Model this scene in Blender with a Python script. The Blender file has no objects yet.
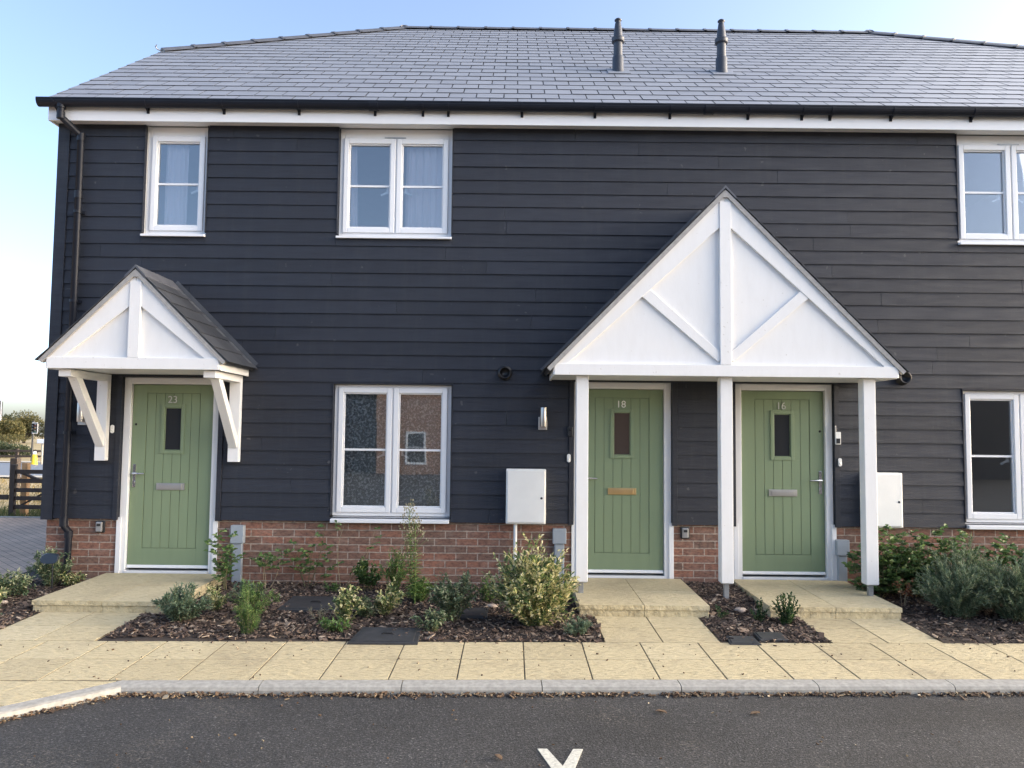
import bpy, math, random
from mathutils import Vector, Matrix, noise
rnd = random.Random(7)
S = bpy.context.scene
COL = S.collection
R = math.radians
WL = {}                                   # world location of every object built

# ------------------------------------------------------------------ mesh helper
class MB:
    def __init__(s): s.v = []; s.f = []; s.m = []; s.sm = []
    def add(s, vs, fs, mat=0, smooth=False):
        o = len(s.v); s.v += [tuple(p) for p in vs]
        for f in fs: s.f.append(tuple(i + o for i in f)); s.m.append(mat); s.sm.append(smooth)
    def box(s, x0, x1, y0, y1, z0, z1, mat=0):
        s.add([(x0,y0,z0),(x1,y0,z0),(x1,y1,z0),(x0,y1,z0),(x0,y0,z1),(x1,y0,z1),(x1,y1,z1),(x0,y1,z1)],
              [(0,3,2,1),(4,5,6,7),(0,1,5,4),(1,2,6,5),(2,3,7,6),(3,0,4,7)], mat)
    def hexa(s, a, b, mat=0):             # two quads, four points each
        s.add(list(a) + list(b), [(3,2,1,0),(4,5,6,7),(0,1,5,4),(1,2,6,5),(2,3,7,6),(3,0,4,7)], mat)
    def prism(s, poly, d, mat=0):         # polygon of 3-d points swept by vector d
        n = len(poly); d = Vector(d)
        vs = [Vector(p) for p in poly]; vs += [p + d for p in vs]
        s.add(vs, [tuple(range(n))[::-1], tuple(range(n, 2*n))] + [(i, (i+1) % n, n + (i+1) % n, n + i) for i in range(n)], mat)
    def bar(s, p, q, w, t, up=(0,0,1), mat=0):   # rectangular bar: width w across up x dir, t along 'up'
        p = Vector(p); q = Vector(q); d = (q - p).normalized(); up = Vector(up)
        a = d.cross(up).normalized(); b = a.cross(d).normalized()
        c = [a*w/2 + b*t/2, -a*w/2 + b*t/2, -a*w/2 - b*t/2, a*w/2 - b*t/2]
        s.hexa([p + k for k in c], [q + k for k in c], mat)
    def tube(s, pts, rs, n=12, mat=0, caps=True, smooth=True):
        pts = [Vector(p) for p in pts]
        if not isinstance(rs, (list, tuple)): rs = [rs]*len(pts)
        vs = []; k = len(pts)
        for i, p in enumerate(pts):
            d = (pts[min(i+1, k-1)] - pts[max(i-1, 0)])
            d = d.normalized() if d.length > 1e-9 else Vector((0,0,1))
            a = d.cross(Vector((0,0,1)) if abs(d.z) < .95 else Vector((0,1,0))).normalized(); b = d.cross(a)
            for j in range(n):
                t = 2*math.pi*j/n; vs.append(p + (a*math.cos(t) + b*math.sin(t))*rs[i])
        fs = [(i*n+j, i*n+(j+1) % n, (i+1)*n+(j+1) % n, (i+1)*n+j) for i in range(k-1) for j in range(n)]
        s.add(vs, fs, mat, smooth)
        if caps:
            s.add(vs[:n], [tuple(range(n))], mat); s.add(vs[-n:], [tuple(range(n))[::-1]], mat)
    def lathe(s, c, prof, n=20, mat=0, axis='z'):  # prof: (radius, height) list about c
        vs = []; c = Vector(c)
        for r, h in prof:
            for j in range(n):
                t = 2*math.pi*j/n
                if axis == 'z': vs.append(c + Vector((r*math.cos(t), r*math.sin(t), h)))
                else: vs.append(c + Vector((r*math.cos(t), -h, r*math.sin(t))))
        k = len(prof)
        s.add(vs, [(i*n+j, i*n+(j+1) % n, (i+1)*n+(j+1) % n, (i+1)*n+j) for i in range(k-1) for j in range(n)], mat, True)
        s.add(vs[:n], [tuple(range(n))[::-1]], mat); s.add(vs[-n:], [tuple(range(n))], mat)
    def build(s, name, mats, parent=None, loc=None, bevel=0, **props):
        if not isinstance(mats, (list, tuple)): mats = [mats]
        if loc is None:
            xs, ys, zs = zip(*s.v); loc = ((min(xs)+max(xs))/2, (min(ys)+max(ys))/2, min(zs))
        lx, ly, lz = loc
        me = bpy.data.meshes.new(name)
        me.from_pydata([(x-lx, y-ly, z-lz) for x, y, z in s.v], [], s.f)
        for m in mats: me.materials.append(m)
        me.polygons.foreach_set('material_index', s.m); me.polygons.foreach_set('use_smooth', s.sm)
        me.update()
        o = bpy.data.objects.new(name, me); COL.objects.link(o)
        place(o, loc, parent)
        if bevel:
            b = o.modifiers.new('bevel', 'BEVEL'); b.width = bevel; b.segments = 2; b.limit_method = 'ANGLE'; b.angle_limit = R(40)
        tag(o, **props)
        return o
def place(o, loc, parent):
    WL[o.name] = Vector(loc)
    o.location = Vector(loc) - (WL[parent.name] if parent else Vector())
    if parent: o.parent = parent
def tag(o, label=None, cat=None, group=None, kind=None):
    for k, v in (('label', label), ('category', cat), ('group', group), ('kind', kind)):
        if v: o[k] = v
    return o
def thing(name, loc, label, cat, group=None, parent=None):
    o = bpy.data.objects.new(name, None); o.empty_display_size = .1; COL.objects.link(o); place(o, loc, parent)
    return tag(o, label, cat, group)
def dup(o, loc, label=None, parent=None):
    c = o.copy(); COL.objects.link(c)
    if label: c['label'] = label
    if parent is None: place(c, loc, None); c.parent = None
    else: c.parent = parent
    for ch in list(o.children): dup(ch, None, None, c)
    return c

# ------------------------------------------------------------------ materials
def newmat(name):
    m = bpy.data.materials.new(name); m.use_nodes = True
    nt = m.node_tree; nt.nodes.clear()
    out = nt.nodes.new('ShaderNodeOutputMaterial'); b = nt.nodes.new('ShaderNodeBsdfPrincipled')
    nt.links.new(b.outputs[0], out.inputs[0])
    return m, nt, b, out
def N(nt, t, **kw):
    n = nt.nodes.new(t)
    for k, v in kw.items():
        if k in n.inputs: n.inputs[k].default_value = v
        else: setattr(n, k, v)
    return n
def ramp(nt, fac, stops, interp='LINEAR'):
    r = nt.nodes.new('ShaderNodeValToRGB'); r.color_ramp.interpolation = interp
    e = r.color_ramp.elements
    while len(e) < len(stops): e.new(.5)
    for i, (p, c) in enumerate(stops):
        e[i].position = p; e[i].color = (*c, 1) if len(c) == 3 else c
    nt.links.new(fac, r.inputs[0]); return r
def mixc(nt, fac, a, b, mode='MIX'):
    m = nt.nodes.new('ShaderNodeMix'); m.data_type = 'RGBA'; m.blend_type = mode
    for i, x in ((0, fac), (6, a), (7, b)):
        if hasattr(x, 'is_output'): nt.links.new(x, m.inputs[i])
        else: m.inputs[i].default_value = x if i == 0 else (*x, 1)
    return m.outputs[2]
def pos(nt, scale=(1,1,1), rot=(0,0,0)):
    g = nt.nodes.new('ShaderNodeNewGeometry'); mp = nt.nodes.new('ShaderNodeMapping')
    mp.inputs['Scale'].default_value = scale; mp.inputs['Rotation'].default_value = rot
    nt.links.new(g.outputs['Position'], mp.inputs[0]); return mp.outputs[0]
def noisefac(nt, vec, scale, detail=4, rough=.55):
    n = N(nt, 'ShaderNodeTexNoise', Scale=scale, Detail=detail, Roughness=rough); nt.links.new(vec, n.inputs['Vector']); return n.outputs[0]
def bump(nt, b, h, strength=.3, dist=.01):
    k = N(nt, 'ShaderNodeBump', Strength=strength, Distance=dist); nt.links.new(h, k.inputs['Height']); nt.links.new(k.outputs[0], b.inputs['Normal'])
def island(nt): return nt.nodes.new('ShaderNodeNewGeometry').outputs['Random Per Island']
def simple(name, col, rough=.5, metal=0, var=.08, nscale=6, vscale=(1,1,1), bmp=0, bscale=60, spec=.5):
    m, nt, b, out = newmat(name)
    f = noisefac(nt, pos(nt, vscale), nscale, 5)
    lo = tuple(c*(1-var) for c in col); hi = tuple(min(1, c*(1+var)) for c in col)
    r = ramp(nt, f, [(.3, lo), (.7, hi)]); nt.links.new(r.outputs[0], b.inputs['Base Color'])
    b.inputs['Roughness'].default_value = rough; b.inputs['Metallic'].default_value = metal
    b.inputs['Specular IOR Level'].default_value = spec
    if bmp: bump(nt, b, noisefac(nt, pos(nt, vscale), bscale, 4), bmp, .004)
    return m
M = {}
def islandmat(name, stops, rough=.6, bmp=0, vscale=(1,1,1), bscale=60, mottling=.25, nscale=9, spec=.5, interp='LINEAR'):
    m, nt, b, out = newmat(name)
    r = ramp(nt, island(nt), stops, interp)
    n = ramp(nt, noisefac(nt, pos(nt, vscale), nscale, 6, .6), [(.3, (1-mottling,)*3), (.7, (1,)*3)])
    nt.links.new(mixc(nt, 1.0, r.outputs[0], n.outputs[0], 'MULTIPLY'), b.inputs['Base Color'])
    b.inputs['Roughness'].default_value = rough; b.inputs['Specular IOR Level'].default_value = spec
    if bmp: bump(nt, b, noisefac(nt, pos(nt, vscale), bscale, 5), bmp, .004)
    return m
def leafmat(name, stops, interp='LINEAR', trans=.3, rough=.45):
    m, nt, b, out = newmat(name)
    r = ramp(nt, island(nt), stops, interp); nt.links.new(r.outputs[0], b.inputs['Base Color'])
    b.inputs['Roughness'].default_value = rough; b.inputs['Specular IOR Level'].default_value = .35
    t = nt.nodes.new('ShaderNodeBsdfTranslucent'); nt.links.new(r.outputs[0], t.inputs[0])
    mx = nt.nodes.new('ShaderNodeMixShader'); mx.inputs[0].default_value = trans
    nt.links.new(b.outputs[0], mx.inputs[1]); nt.links.new(t.outputs[0], mx.inputs[2]); nt.links.new(mx.outputs[0], out.inputs[0])
    return m
# cladding: near-black stained boards, fine grain along the board, a few pale specks
def cladmat():
    m, nt, b, out = newmat('black_boarding')
    r = ramp(nt, island(nt), [(0, (.0125,.0158,.0255)), (.5, (.0155,.0193,.0305)), (1, (.019,.0233,.036))])
    n = ramp(nt, noisefac(nt, pos(nt, (1.5,1.5,30)), 4, 6, .65), [(.3, (.72,)*3), (.75, (1.15,)*3)])
    c = mixc(nt, 1.0, r.outputs[0], n.outputs[0], 'MULTIPLY')
    sp = ramp(nt, noisefac(nt, pos(nt), 16, 2, .3), [(.765, (0,)*3), (.80, (1,)*3)])
    c = mixc(nt, sp.outputs[0], c, (.06,.06,.065))
    du = ramp(nt, noisefac(nt, pos(nt,(5,5,.5)), 2.2, 7, .7), [(.5,(0,)*3),(.75,(.3,)*3)])
    c = mixc(nt, du.outputs[0], c, (.045,.046,.05))
    nt.links.new(c, b.inputs['Base Color'])
    rr = ramp(nt, noisefac(nt, pos(nt,(1,1,8)), 3, 5), [(.3,(.55,)*3),(.7,(.72,)*3)]); nt.links.new(rr.outputs[0], b.inputs['Roughness'])
    bump(nt, b, noisefac(nt, pos(nt, (2,2,45)), 5, 7, .75), .7, .005)
    return m
M['clad'] = cladmat()
def paintmat():
    m, nt, b, out = newmat('white_painted_timber')
    n = ramp(nt, noisefac(nt, pos(nt,(3,3,.7)), 5, 6, .65), [(.35,(.765,.758,.742)),(.6,(.79,.785,.772))])
    st = ramp(nt, noisefac(nt, pos(nt), 2.3, 7, .7), [(.58,(0,)*3),(.76,(.3,)*3)])
    c = mixc(nt, st.outputs[0], n.outputs[0], (.70,.665,.60))
    sp = ramp(nt, noisefac(nt, pos(nt), 34, 2, .4), [(.72,(0,)*3),(.76,(.5,)*3)])
    c = mixc(nt, sp.outputs[0], c, (.5,.47,.42))
    nt.links.new(c, b.inputs['Base Color']); b.inputs['Roughness'].default_value = .5
    bump(nt, b, noisefac(nt, pos(nt,(14,14,2)), 12, 4), .15, .004)
    return m
M['paint'] = paintmat()
M['upvc'] = simple('white_window_plastic', (.80,.80,.80), .25, var=.015)
M['soffit'] = simple('soffit_board', (.82,.82,.82), .4, var=.02)
M['black'] = simple('black_gutter_plastic', (.010,.0125,.020), .45, var=.1, spec=.25)
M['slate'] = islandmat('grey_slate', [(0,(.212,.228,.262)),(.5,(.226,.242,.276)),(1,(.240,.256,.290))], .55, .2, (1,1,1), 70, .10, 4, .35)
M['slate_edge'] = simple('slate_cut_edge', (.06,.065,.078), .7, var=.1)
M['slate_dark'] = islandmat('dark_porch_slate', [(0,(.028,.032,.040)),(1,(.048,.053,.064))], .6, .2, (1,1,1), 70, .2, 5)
M['ridge'] = simple('ridge_tile', (.085,.09,.105), .5, var=.15, nscale=8)
M['numeral'] = simple('satin_silver_numeral', (.52,.53,.50), .5, .2, var=.05)
M['grey_pipe'] = simple('grey_vent_plastic', (.028,.033,.046), .42, var=.1)
M['lead'] = simple('lead_flashing', (.07,.075,.085), .45, var=.15, nscale=12)
M['chrome'] = simple('polished_chrome', (.72,.72,.72), .18, 1, var=.05)
M['steel'] = simple('brushed_steel', (.55,.54,.52), .38, 1, var=.08)
M['brass'] = simple('polished_brass', (.86,.66,.34), .3, 1, var=.08)
M['galv'] = simple('galvanised_steel', (.38,.40,.42), .45, .7, var=.15, nscale=20)
M['greybox'] = simple('grey_duct_plastic', (.30,.335,.37), .45, var=.08)
M['cream'] = simple('cream_cabinet_plastic', (.85,.845,.80), .4, var=.03)
M['darkplastic'] = simple('dark_plastic', (.02,.022,.025), .35)
M['keygrey'] = simple('key_safe_metal', (.36,.36,.36), .4, .5, var=.1)
M['lightwhite'] = simple('white_plastic', (.8,.8,.78), .3, var=.02)
M['rubber'] = simple('dark_recess', (.012,.012,.013), .7)
M['drain'] = simple('drain_cover_plastic', (.03,.032,.036), .55, var=.25, nscale=14, bmp=.3, bscale=50)
M['kerb'] = simple('kerb_concrete', (.315,.305,.275), .9, var=.2, nscale=28, bmp=.35, bscale=110)
M['soil'] = simple('dark_soil', (.036,.026,.02), .95, var=.4, nscale=20, bmp=.8, bscale=60)
M['bed_sand'] = simple('joint_sand', (.07,.058,.04), .95, var=.25, nscale=20)
M['thermo'] = simple('white_road_paint', (.52,.505,.43), .75, var=.28, nscale=55, bmp=.6, bscale=120)
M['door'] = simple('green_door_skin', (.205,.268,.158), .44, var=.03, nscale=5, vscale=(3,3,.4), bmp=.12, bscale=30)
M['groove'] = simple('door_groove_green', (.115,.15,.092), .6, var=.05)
M['plaster'] = simple('room_plaster', (.5,.5,.49), .9, var=.03)
M['bark'] = islandmat('bark_chips', [(0,(.02,.013,.011)),(.28,(.05,.032,.024)),(.55,(.10,.065,.05)),(.78,(.17,.12,.09)),(.94,(.26,.195,.145)),(1,(.42,.345,.265))], .85, mottling=.3, nscale=40)
M['litter'] = islandmat('dry_leaf_litter', [(0,(.05,.03,.02)),(.4,(.11,.065,.035)),(.75,(.2,.13,.075)),(.93,(.34,.27,.17)),(1,(.5,.43,.32))], .8, mottling=.3, nscale=40)
M['stem'] = islandmat('plant_stem', [(0,(.10,.09,.045)),(.6,(.13,.13,.06)),(1,(.18,.14,.08))], .7)
M['cane'] = islandmat('pale_cane', [(0,(.25,.2,.12)),(1,(.34,.28,.18))], .7)
M['wood_dark'] = simple('brown_stained_wood', (.05,.036,.028), .75, var=.25, nscale=8, vscale=(2,2,2))
M['wood_new'] = simple('new_timber', (.64,.36,.16), .7, var=.15, nscale=8)
M['bark_tree'] = simple('tree_bark', (.06,.045,.035), .9, var=.3)
M['yellow'] = simple('yellow_plastic', (.75,.52,.02), .5)
M['tlwhite'] = simple('white_backing_edge', (.8,.8,.8), .5)
M['flue'] = simple('black_flue', (.01,.01,.012), .4)
def brickmat(name, c1, c2, mort, sat=1):
    m, nt, b, out = newmat(name)
    g = nt.nodes.new('ShaderNodeNewGeometry'); sx = nt.nodes.new('ShaderNodeSeparateXYZ'); nt.links.new(g.outputs['Position'], sx.inputs[0])
    ad = N(nt, 'ShaderNodeMath', operation='ADD'); nt.links.new(sx.outputs[0], ad.inputs[0]); nt.links.new(sx.outputs[1], ad.inputs[1])
    cb = nt.nodes.new('ShaderNodeCombineXYZ'); nt.links.new(ad.outputs[0], cb.inputs[0]); nt.links.new(sx.outputs[2], cb.inputs[1])
    # a little wobble in the joints
    wob = N(nt, 'ShaderNodeTexNoise', Scale=14.0, Detail=2.0); nt.links.new(g.outputs['Position'], wob.inputs['Vector'])
    va = N(nt, 'ShaderNodeVectorMath', operation='SCALE'); nt.links.new(wob.outputs[1], va.inputs[0]); va.inputs['Scale'].default_value = .006
    vb = N(nt, 'ShaderNodeVectorMath', operation='ADD'); nt.links.new(cb.outputs[0], vb.inputs[0]); nt.links.new(va.outputs[0], vb.inputs[1])
    br = nt.nodes.new('ShaderNodeTexBrick'); nt.links.new(vb.outputs[0], br.inputs['Vector'])
    for k, v in (('Scale',1),('Brick Width',.225),('Row Height',.0755),('Mortar Size',.0062),('Mortar Smooth',.25),('Bias',0)): br.inputs[k].default_value = v
    br.inputs['Color1'].default_value = (*c1,1); br.inputs['Color2'].default_value = (*c2,1); br.inputs['Mortar'].default_value = (*mort,1)
    n1 = ramp(nt, noisefac(nt, pos(nt,(1,1,2.2)), 21, 7, .72), [(.34,(.42,.45,.48)),(.5,(.95,)*3),(.68,(1.45,1.38,1.3))])
    n2 = ramp(nt, noisefac(nt, pos(nt), 2.2, 3), [(.35,(.86,.87,.88)),(.7,(1.05,)*3)])
    c = mixc(nt, 1.0, mixc(nt, 1.0, br.outputs['Color'], n1.outputs[0], 'MULTIPLY'), n2.outputs[0], 'MULTIPLY')
    # pale bloom towards the bottom courses, with a shape of its own
    bl = ramp(nt, noisefac(nt, pos(nt,(1.2,1.2,3)), 5, 5, .6), [(.5,(0,)*3),(.76,(.4,)*3)])
    c = mixc(nt, bl.outputs[0], c, (.40,.31,.25))
    nt.links.new(c, b.inputs['Base Color']); b.inputs['Roughness'].default_value = .88
    inv = N(nt, 'ShaderNodeMath', operation='SUBTRACT'); inv.inputs[0].default_value = 1; nt.links.new(br.outputs['Fac'], inv.inputs[1])
    ad2 = N(nt, 'ShaderNodeMath', operation='MULTIPLY_ADD'); nt.links.new(noisefac(nt, pos(nt), 70, 4), ad2.inputs[0]); ad2.inputs[1].default_value = .35; nt.links.new(inv.outputs[0], ad2.inputs[2])
    bump(nt, b, ad2.outputs[0], .6, .006)
    return m
M['brick'] = brickmat('red_multi_brick', (.305,.138,.09), (.18,.108,.08), (.40,.33,.27))
M['brick_far'] = brickmat('buff_red_brick', (.42,.22,.12), (.30,.15,.09), (.42,.34,.26))
def slabmat():
    m, nt, b, out = newmat('buff_riven_slab')
    r = ramp(nt, island(nt), [(0,(.47,.398,.245)),(.35,(.525,.447,.278)),(.75,(.54,.46,.284)),(1,(.575,.497,.32))])
    n = ramp(nt, noisefac(nt, pos(nt,(1,3.2,1),(0,0,-1.05)), 15, 5, .62), [(.32,(.70,.68,.65)),(.47,(.96,.955,.95)),(.66,(1.07,)*3)])
    c = mixc(nt, 1.0, r.outputs[0], n.outputs[0], 'MULTIPLY')
    st = ramp(nt, noisefac(nt, pos(nt), 1.3, 8, .7), [(.53,(0,)*3),(.70,(.6,)*3)])
    c = mixc(nt, st.outputs[0], c, (.33,.27,.175))
    nt.links.new(c, b.inputs['Base Color']); b.inputs['Roughness'].default_value = .82
    bump(nt, b, noisefac(nt, pos(nt,(1,3.2,1),(0,0,-1.05)), 15, 5, .62), .9, .028)
    return m
M['slab'] = slabmat()
def asphaltmat():
    m, nt, b, out = newmat('asphalt')
    n = ramp(nt, noisefac(nt, pos(nt), 80, 3, .8), [(.34,(.010,.010,.0105)),(.5,(.031,.031,.032)),(.62,(.066,.065,.065)),(.70,(.26,.25,.235))])
    p = ramp(nt, noisefac(nt, pos(nt,(.7,1.3,1)), 1.1, 6, .6), [(.35,(.72,)*3),(.65,(1.25,)*3)])
    c = mixc(nt, 1.0, n.outputs[0], p.outputs[0], 'MULTIPLY')
    a = ramp(nt, noisefac(nt, pos(nt), 1.3, 2, .4), [(.56,(0,)*3),(.70,(1,)*3)])
    s = ramp(nt, noisefac(nt, pos(nt), 60, 4, .75), [(.56,(0,)*3),(.62,(1,)*3)])
    k = mixc(nt, 1.0, a.outputs[0], s.outputs[0], 'MULTIPLY')
    c = mixc(nt, k, c, (.24,.21,.165))
    nt.links.new(c, b.inputs['Base Color']); b.inputs['Roughness'].default_value = .8
    bump(nt, b, noisefac(nt, pos(nt), 70, 4, .75), 1.0, .016)
    return m
M['asphalt'] = asphaltmat()
def blockmat():
    m, nt, b, out = newmat('block_paving')
    g = nt.nodes.new('ShaderNodeNewGeometry')
    mp = nt.nodes.new('ShaderNodeMapping'); mp.inputs['Rotation'].default_value = (0,0,R(45)); nt.links.new(g.outputs['Position'], mp.inputs[0])
    br = nt.nodes.new('ShaderNodeTexBrick'); nt.links.new(mp.outputs[0], br.inputs['Vector'])
    for k, v in (('Scale',1),('Brick Width',.2),('Row Height',.1),('Mortar Size',.004),('Mortar Smooth',.3)): br.inputs[k].default_value = v
    br.inputs['Color1'].default_value = (.68,.485,.355,1); br.inputs['Color2'].default_value = (.56,.41,.31,1); br.inputs['Mortar'].default_value = (.16,.14,.12,1)
    n = ramp(nt, noisefac(nt, pos(nt), 1.2, 5), [(.35,(.85,)*3),(.7,(1.12,)*3)])
    nt.links.new(mixc(nt, 1.0, br.outputs['Color'], n.outputs[0], 'MULTIPLY'), b.inputs['Base Color']); b.inputs['Roughness'].default_value = .95; b.inputs['Specular IOR Level'].default_value = .15
    bump(nt, b, br.outputs['Fac'], -.4, .006)
    return m
M['block'] = blockmat()
def groundmat():
    m, nt, b, out = newmat('dry_grass_ground')
    n = ramp(nt, noisefac(nt, pos(nt), .35, 8, .7), [(.3,(.19,.16,.07)),(.5,(.36,.27,.12)),(.62,(.44,.33,.17)),(.75,(.2,.2,.09))])
    f = ramp(nt, noisefac(nt, pos(nt), 6, 6, .75), [(.3,(.6,)*3),(.7,(1.15,)*3)])
    nt.links.new(mixc(nt, 1.0, n.outputs[0], f.outputs[0], 'MULTIPLY'), b.inputs['Base Color']); b.inputs['Roughness'].default_value = .95
    return m
M['ground'] = groundmat()
def glassmat():
    m, nt, b, out = newmat('window_glass')
    nt.nodes.remove(b)
    t = N(nt, 'ShaderNodeBsdfTransparent'); t.inputs[0].default_value = (.95,.97,.965,1)
    g = N(nt, 'ShaderNodeBsdfGlossy'); g.inputs['Roughness'].default_value = .012; g.inputs[0].default_value = (.95,.97,1,1)
    fr = N(nt, 'ShaderNodeFresnel', IOR=1.5); ml = N(nt, 'ShaderNodeMath', operation='MULTIPLY_ADD'); nt.links.new(fr.outputs[0], ml.inputs[0]); ml.inputs[1].default_value = 1.0; ml.inputs[2].default_value = .095; ml.use_clamp = True
    bp = N(nt, 'ShaderNodeBump', Strength=.05, Distance=.02); nt.links.new(noisefac(nt, pos(nt), 1.6, 1), bp.inputs['Height']); nt.links.new(bp.outputs[0], g.inputs['Normal'])
    mx = nt.nodes.new('ShaderNodeMixShader'); nt.links.new(ml.outputs[0], mx.inputs[0]); nt.links.new(t.outputs[0], mx.inputs[1]); nt.links.new(g.outputs[0], mx.inputs[2]); nt.links.new(mx.outputs[0], out.inputs[0])
    return m
M['glass'] = glassmat()
def doorglass():
    m, nt, b, out = newmat('obscured_door_glass')
    b.inputs['Base Color'].default_value = (.03,.032,.035,1); b.inputs['Roughness'].default_value = .07; b.inputs['Specular IOR Level'].default_value = 1.0
    bump(nt, b, noisefac(nt, pos(nt,(1,1,.4)), 55, 3), .08, .004)
    return m
M['doorglass'] = doorglass()
def clothmat(name, col, holes=0):
    m, nt, b, out = newmat(name)
    d = N(nt, 'ShaderNodeBsdfDiffuse'); d.inputs[0].default_value = (*col,1)
    t = N(nt, 'ShaderNodeBsdfTranslucent'); t.inputs[0].default_value = (*col,1)
    mx = nt.nodes.new('ShaderNodeMixShader'); mx.inputs[0].default_value = .15
    nt.links.new(d.outputs[0], mx.inputs[1]); nt.links.new(t.outputs[0], mx.inputs[2])
    if holes:
        tr = N(nt, 'ShaderNodeBsdfTransparent'); m2 = nt.nodes.new('ShaderNodeMixShader')
        v = noisefac(nt, pos(nt), 42, 2, .6)
        f = ramp(nt, v, [(.38,(.32,)*3),(.60,(.86,)*3)])
        nt.links.new(f.outputs[0], m2.inputs[0]); nt.links.new(mx.outputs[0], m2.inputs[1]); nt.links.new(tr.outputs[0], m2.inputs[2]); nt.links.new(m2.outputs[0], out.inputs[0])
    else: nt.links.new(mx.outputs[0], out.inputs[0])
    return m
M['curtain'] = clothmat('white_curtain_cloth', (.90,.80,.82))
M['lace'] = clothmat('patterned_net', (.8,.8,.78), 1)
M['euo'] = leafmat('variegated_leaf', [(0, (0.063, 0.115, 0.052)), (0.3, (0.115, 0.184, 0.069)), (0.46, (0.253, 0.31, 0.115)), (0.62, (0.517, 0.494, 0.218)), (0.86, (0.713, 0.655, 0.38)), (1, (0.759, 0.713, 0.483))])
M['euo_dull'] = leafmat('grey_variegated_leaf', [(0, (0.068, 0.115, 0.068)), (0.45, (0.135, 0.196, 0.101)), (0.75, (0.27, 0.317, 0.176)), (1, (0.567, 0.553, 0.365))])
M['dark_leaf'] = leafmat('dark_green_leaf', [(0, (0.02, 0.05, 0.018)), (0.6, (0.035, 0.085, 0.028)), (1, (0.08, 0.15, 0.045))], trans=.15, rough=.35)
M['rose_leaf'] = leafmat('rose_leaf', [(0, (0.046, 0.098, 0.032)), (0.5, (0.098, 0.172, 0.052)), (0.85, (0.161, 0.247, 0.081)), (1, (0.207, 0.265, 0.092))])
M['blue_leaf'] = leafmat('blue_green_leaf', [(0, (0.07, 0.125, 0.08)), (0.6, (0.15, 0.225, 0.14)), (1, (0.26, 0.33, 0.23))])
M['lav_leaf'] = leafmat('silver_green_leaf', [(0, (0.075, 0.12, 0.065)), (0.5, (0.16, 0.225, 0.13)), (0.85, (0.27, 0.33, 0.22)), (1, (0.38, 0.38, 0.24))])
M['weed_leaf'] = leafmat('weed_leaf', [(0, (0.076, 0.144, 0.043)), (0.6, (0.135, 0.236, 0.068)), (1, (0.27, 0.355, 0.119))])
M['seed'] = leafmat('dry_seed_head', [(0,(.3,.27,.16)),(1,(.5,.47,.33))])
M['orange_dead'] = leafmat('withered_leaf', [(0,(.16,.05,.025)),(1,(.35,.13,.06))])
M['tree1'] = leafmat('golden_green_leaf', [(0,(.07,.075,.03)),(.5,(.12,.115,.045)),(1,(.2,.165,.07))])
M['tree2'] = leafmat('dull_green_leaf', [(0,(.04,.06,.035)),(.6,(.075,.095,.05)),(1,(.13,.135,.07))])
M['grass'] = leafmat('verge_grass', [(0,(.09,.12,.04)),(.6,(.17,.19,.075)),(1,(.32,.28,.13))])

def pz(y): return .054 + .02*y            # the paving falls gently from the house to the kerb

# ================================================================== THE HOUSE
X0, X1 = -4.87, 8.93
house = thing('boarded_house', (2.03, 4.5, 0), 'long black weatherboarded house with grey slate roof, brick base and three green doors', 'house')
WIN = dict(   # x0, x1, z0, z1 of each opening
    w1=(-3.945,-3.285,3.70,4.90), w2=(-1.875,-.665,3.70,4.90), w3=(4.735,5.945,3.70,4.90), w3b=(7.35,8.01,3.70,4.90),
    l1=(-1.87,-.635,.735,2.125), l2=(4.735,5.97,.735,2.125))
DOOR = dict(d23=(-4.085,-3.07,.0,2.175), d18=(.655,1.68,.0,2.175), d16=(2.345,3.375,.0,2.175), d4=(7.14,8.17,0,2.175))
OPEN = list(WIN.values()) + list(DOOR.values())
def cells(xa, xb, za, zb, opens):
    """x-strips of a wall with the z-spans that are solid"""
    xs = sorted({xa, xb} | {x for o in opens for x in o[:2] if xa < x < xb})
    for a, b in zip(xs, xs[1:]):
        spans = [(za, zb)]
        for o in opens:
            if o[0] < b - 1e-6 and o[1] > a + 1e-6:
                new = []
                for s0, s1 in spans:
                    if o[3] <= s0 or o[2] >= s1: new.append((s0, s1)); continue
                    if o[2] > s0: new.append((s0, o[2]))
                    if o[3] < s1: new.append((o[3], s1))
                spans = new
        for s in spans: yield a, b, s[0], s[1]
# brick base
mb = MB()
for a, b, c, d in cells(X0+.03, X1-.03, -.3, .70, OPEN): mb.box(a, b, 0, .11, c, d)
mb.box(X0+.03, X0+.14, .11, 9, -.3, .70); mb.box(X1-.14, X1-.03, .11, 9, -.3, .70); mb.box(X0+.14, X1-.14, 8.89, 9, -.3, .7)
mb.build('brick_base', M['brick'], house)
# backing wall
mb = MB()
for a, b, c, d in cells(X0+.05, X1-.05, .55, 5.02, OPEN): mb.box(a, b, .112, .26, c, d) if c < .6 else mb.box(a, b, .0, .26, c, d)
mb.box(X0+.05, X0+.2, .26, 8.9, .7, 5.0); mb.box(X1-.2, X1-.05, .26, 8.9, .7, 5.0); mb.box(X0+.2, X1-.2, 8.75, 8.9, .7, 5.0)
mb.build('inner_wall', M['plaster'], house)
mb = MB()
mb.box(X0+.2, X1-.2, .262, 8.7, -.1, .1); mb.box(X0+.2, X1-.2, .262, 8.7, 2.45, 2.7); mb.box(X0+.2, X1-.2, .262, 8.7, 5.0, 5.06)
for x in (-2.6, .3, 2.03, 3.9, 6.7): mb.box(x-.05, x+.05, .262, 8.6, .1, 2.45); mb.box(x-.05, x+.05, .262, 8.6, 2.7, 5.0)
mb.box(X0+.2, X1-.2, 4.4, 4.5, .1, 2.45); mb.box(X0+.2, X1-.2, 4.4, 4.5, 2.7, 5.0)
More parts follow.
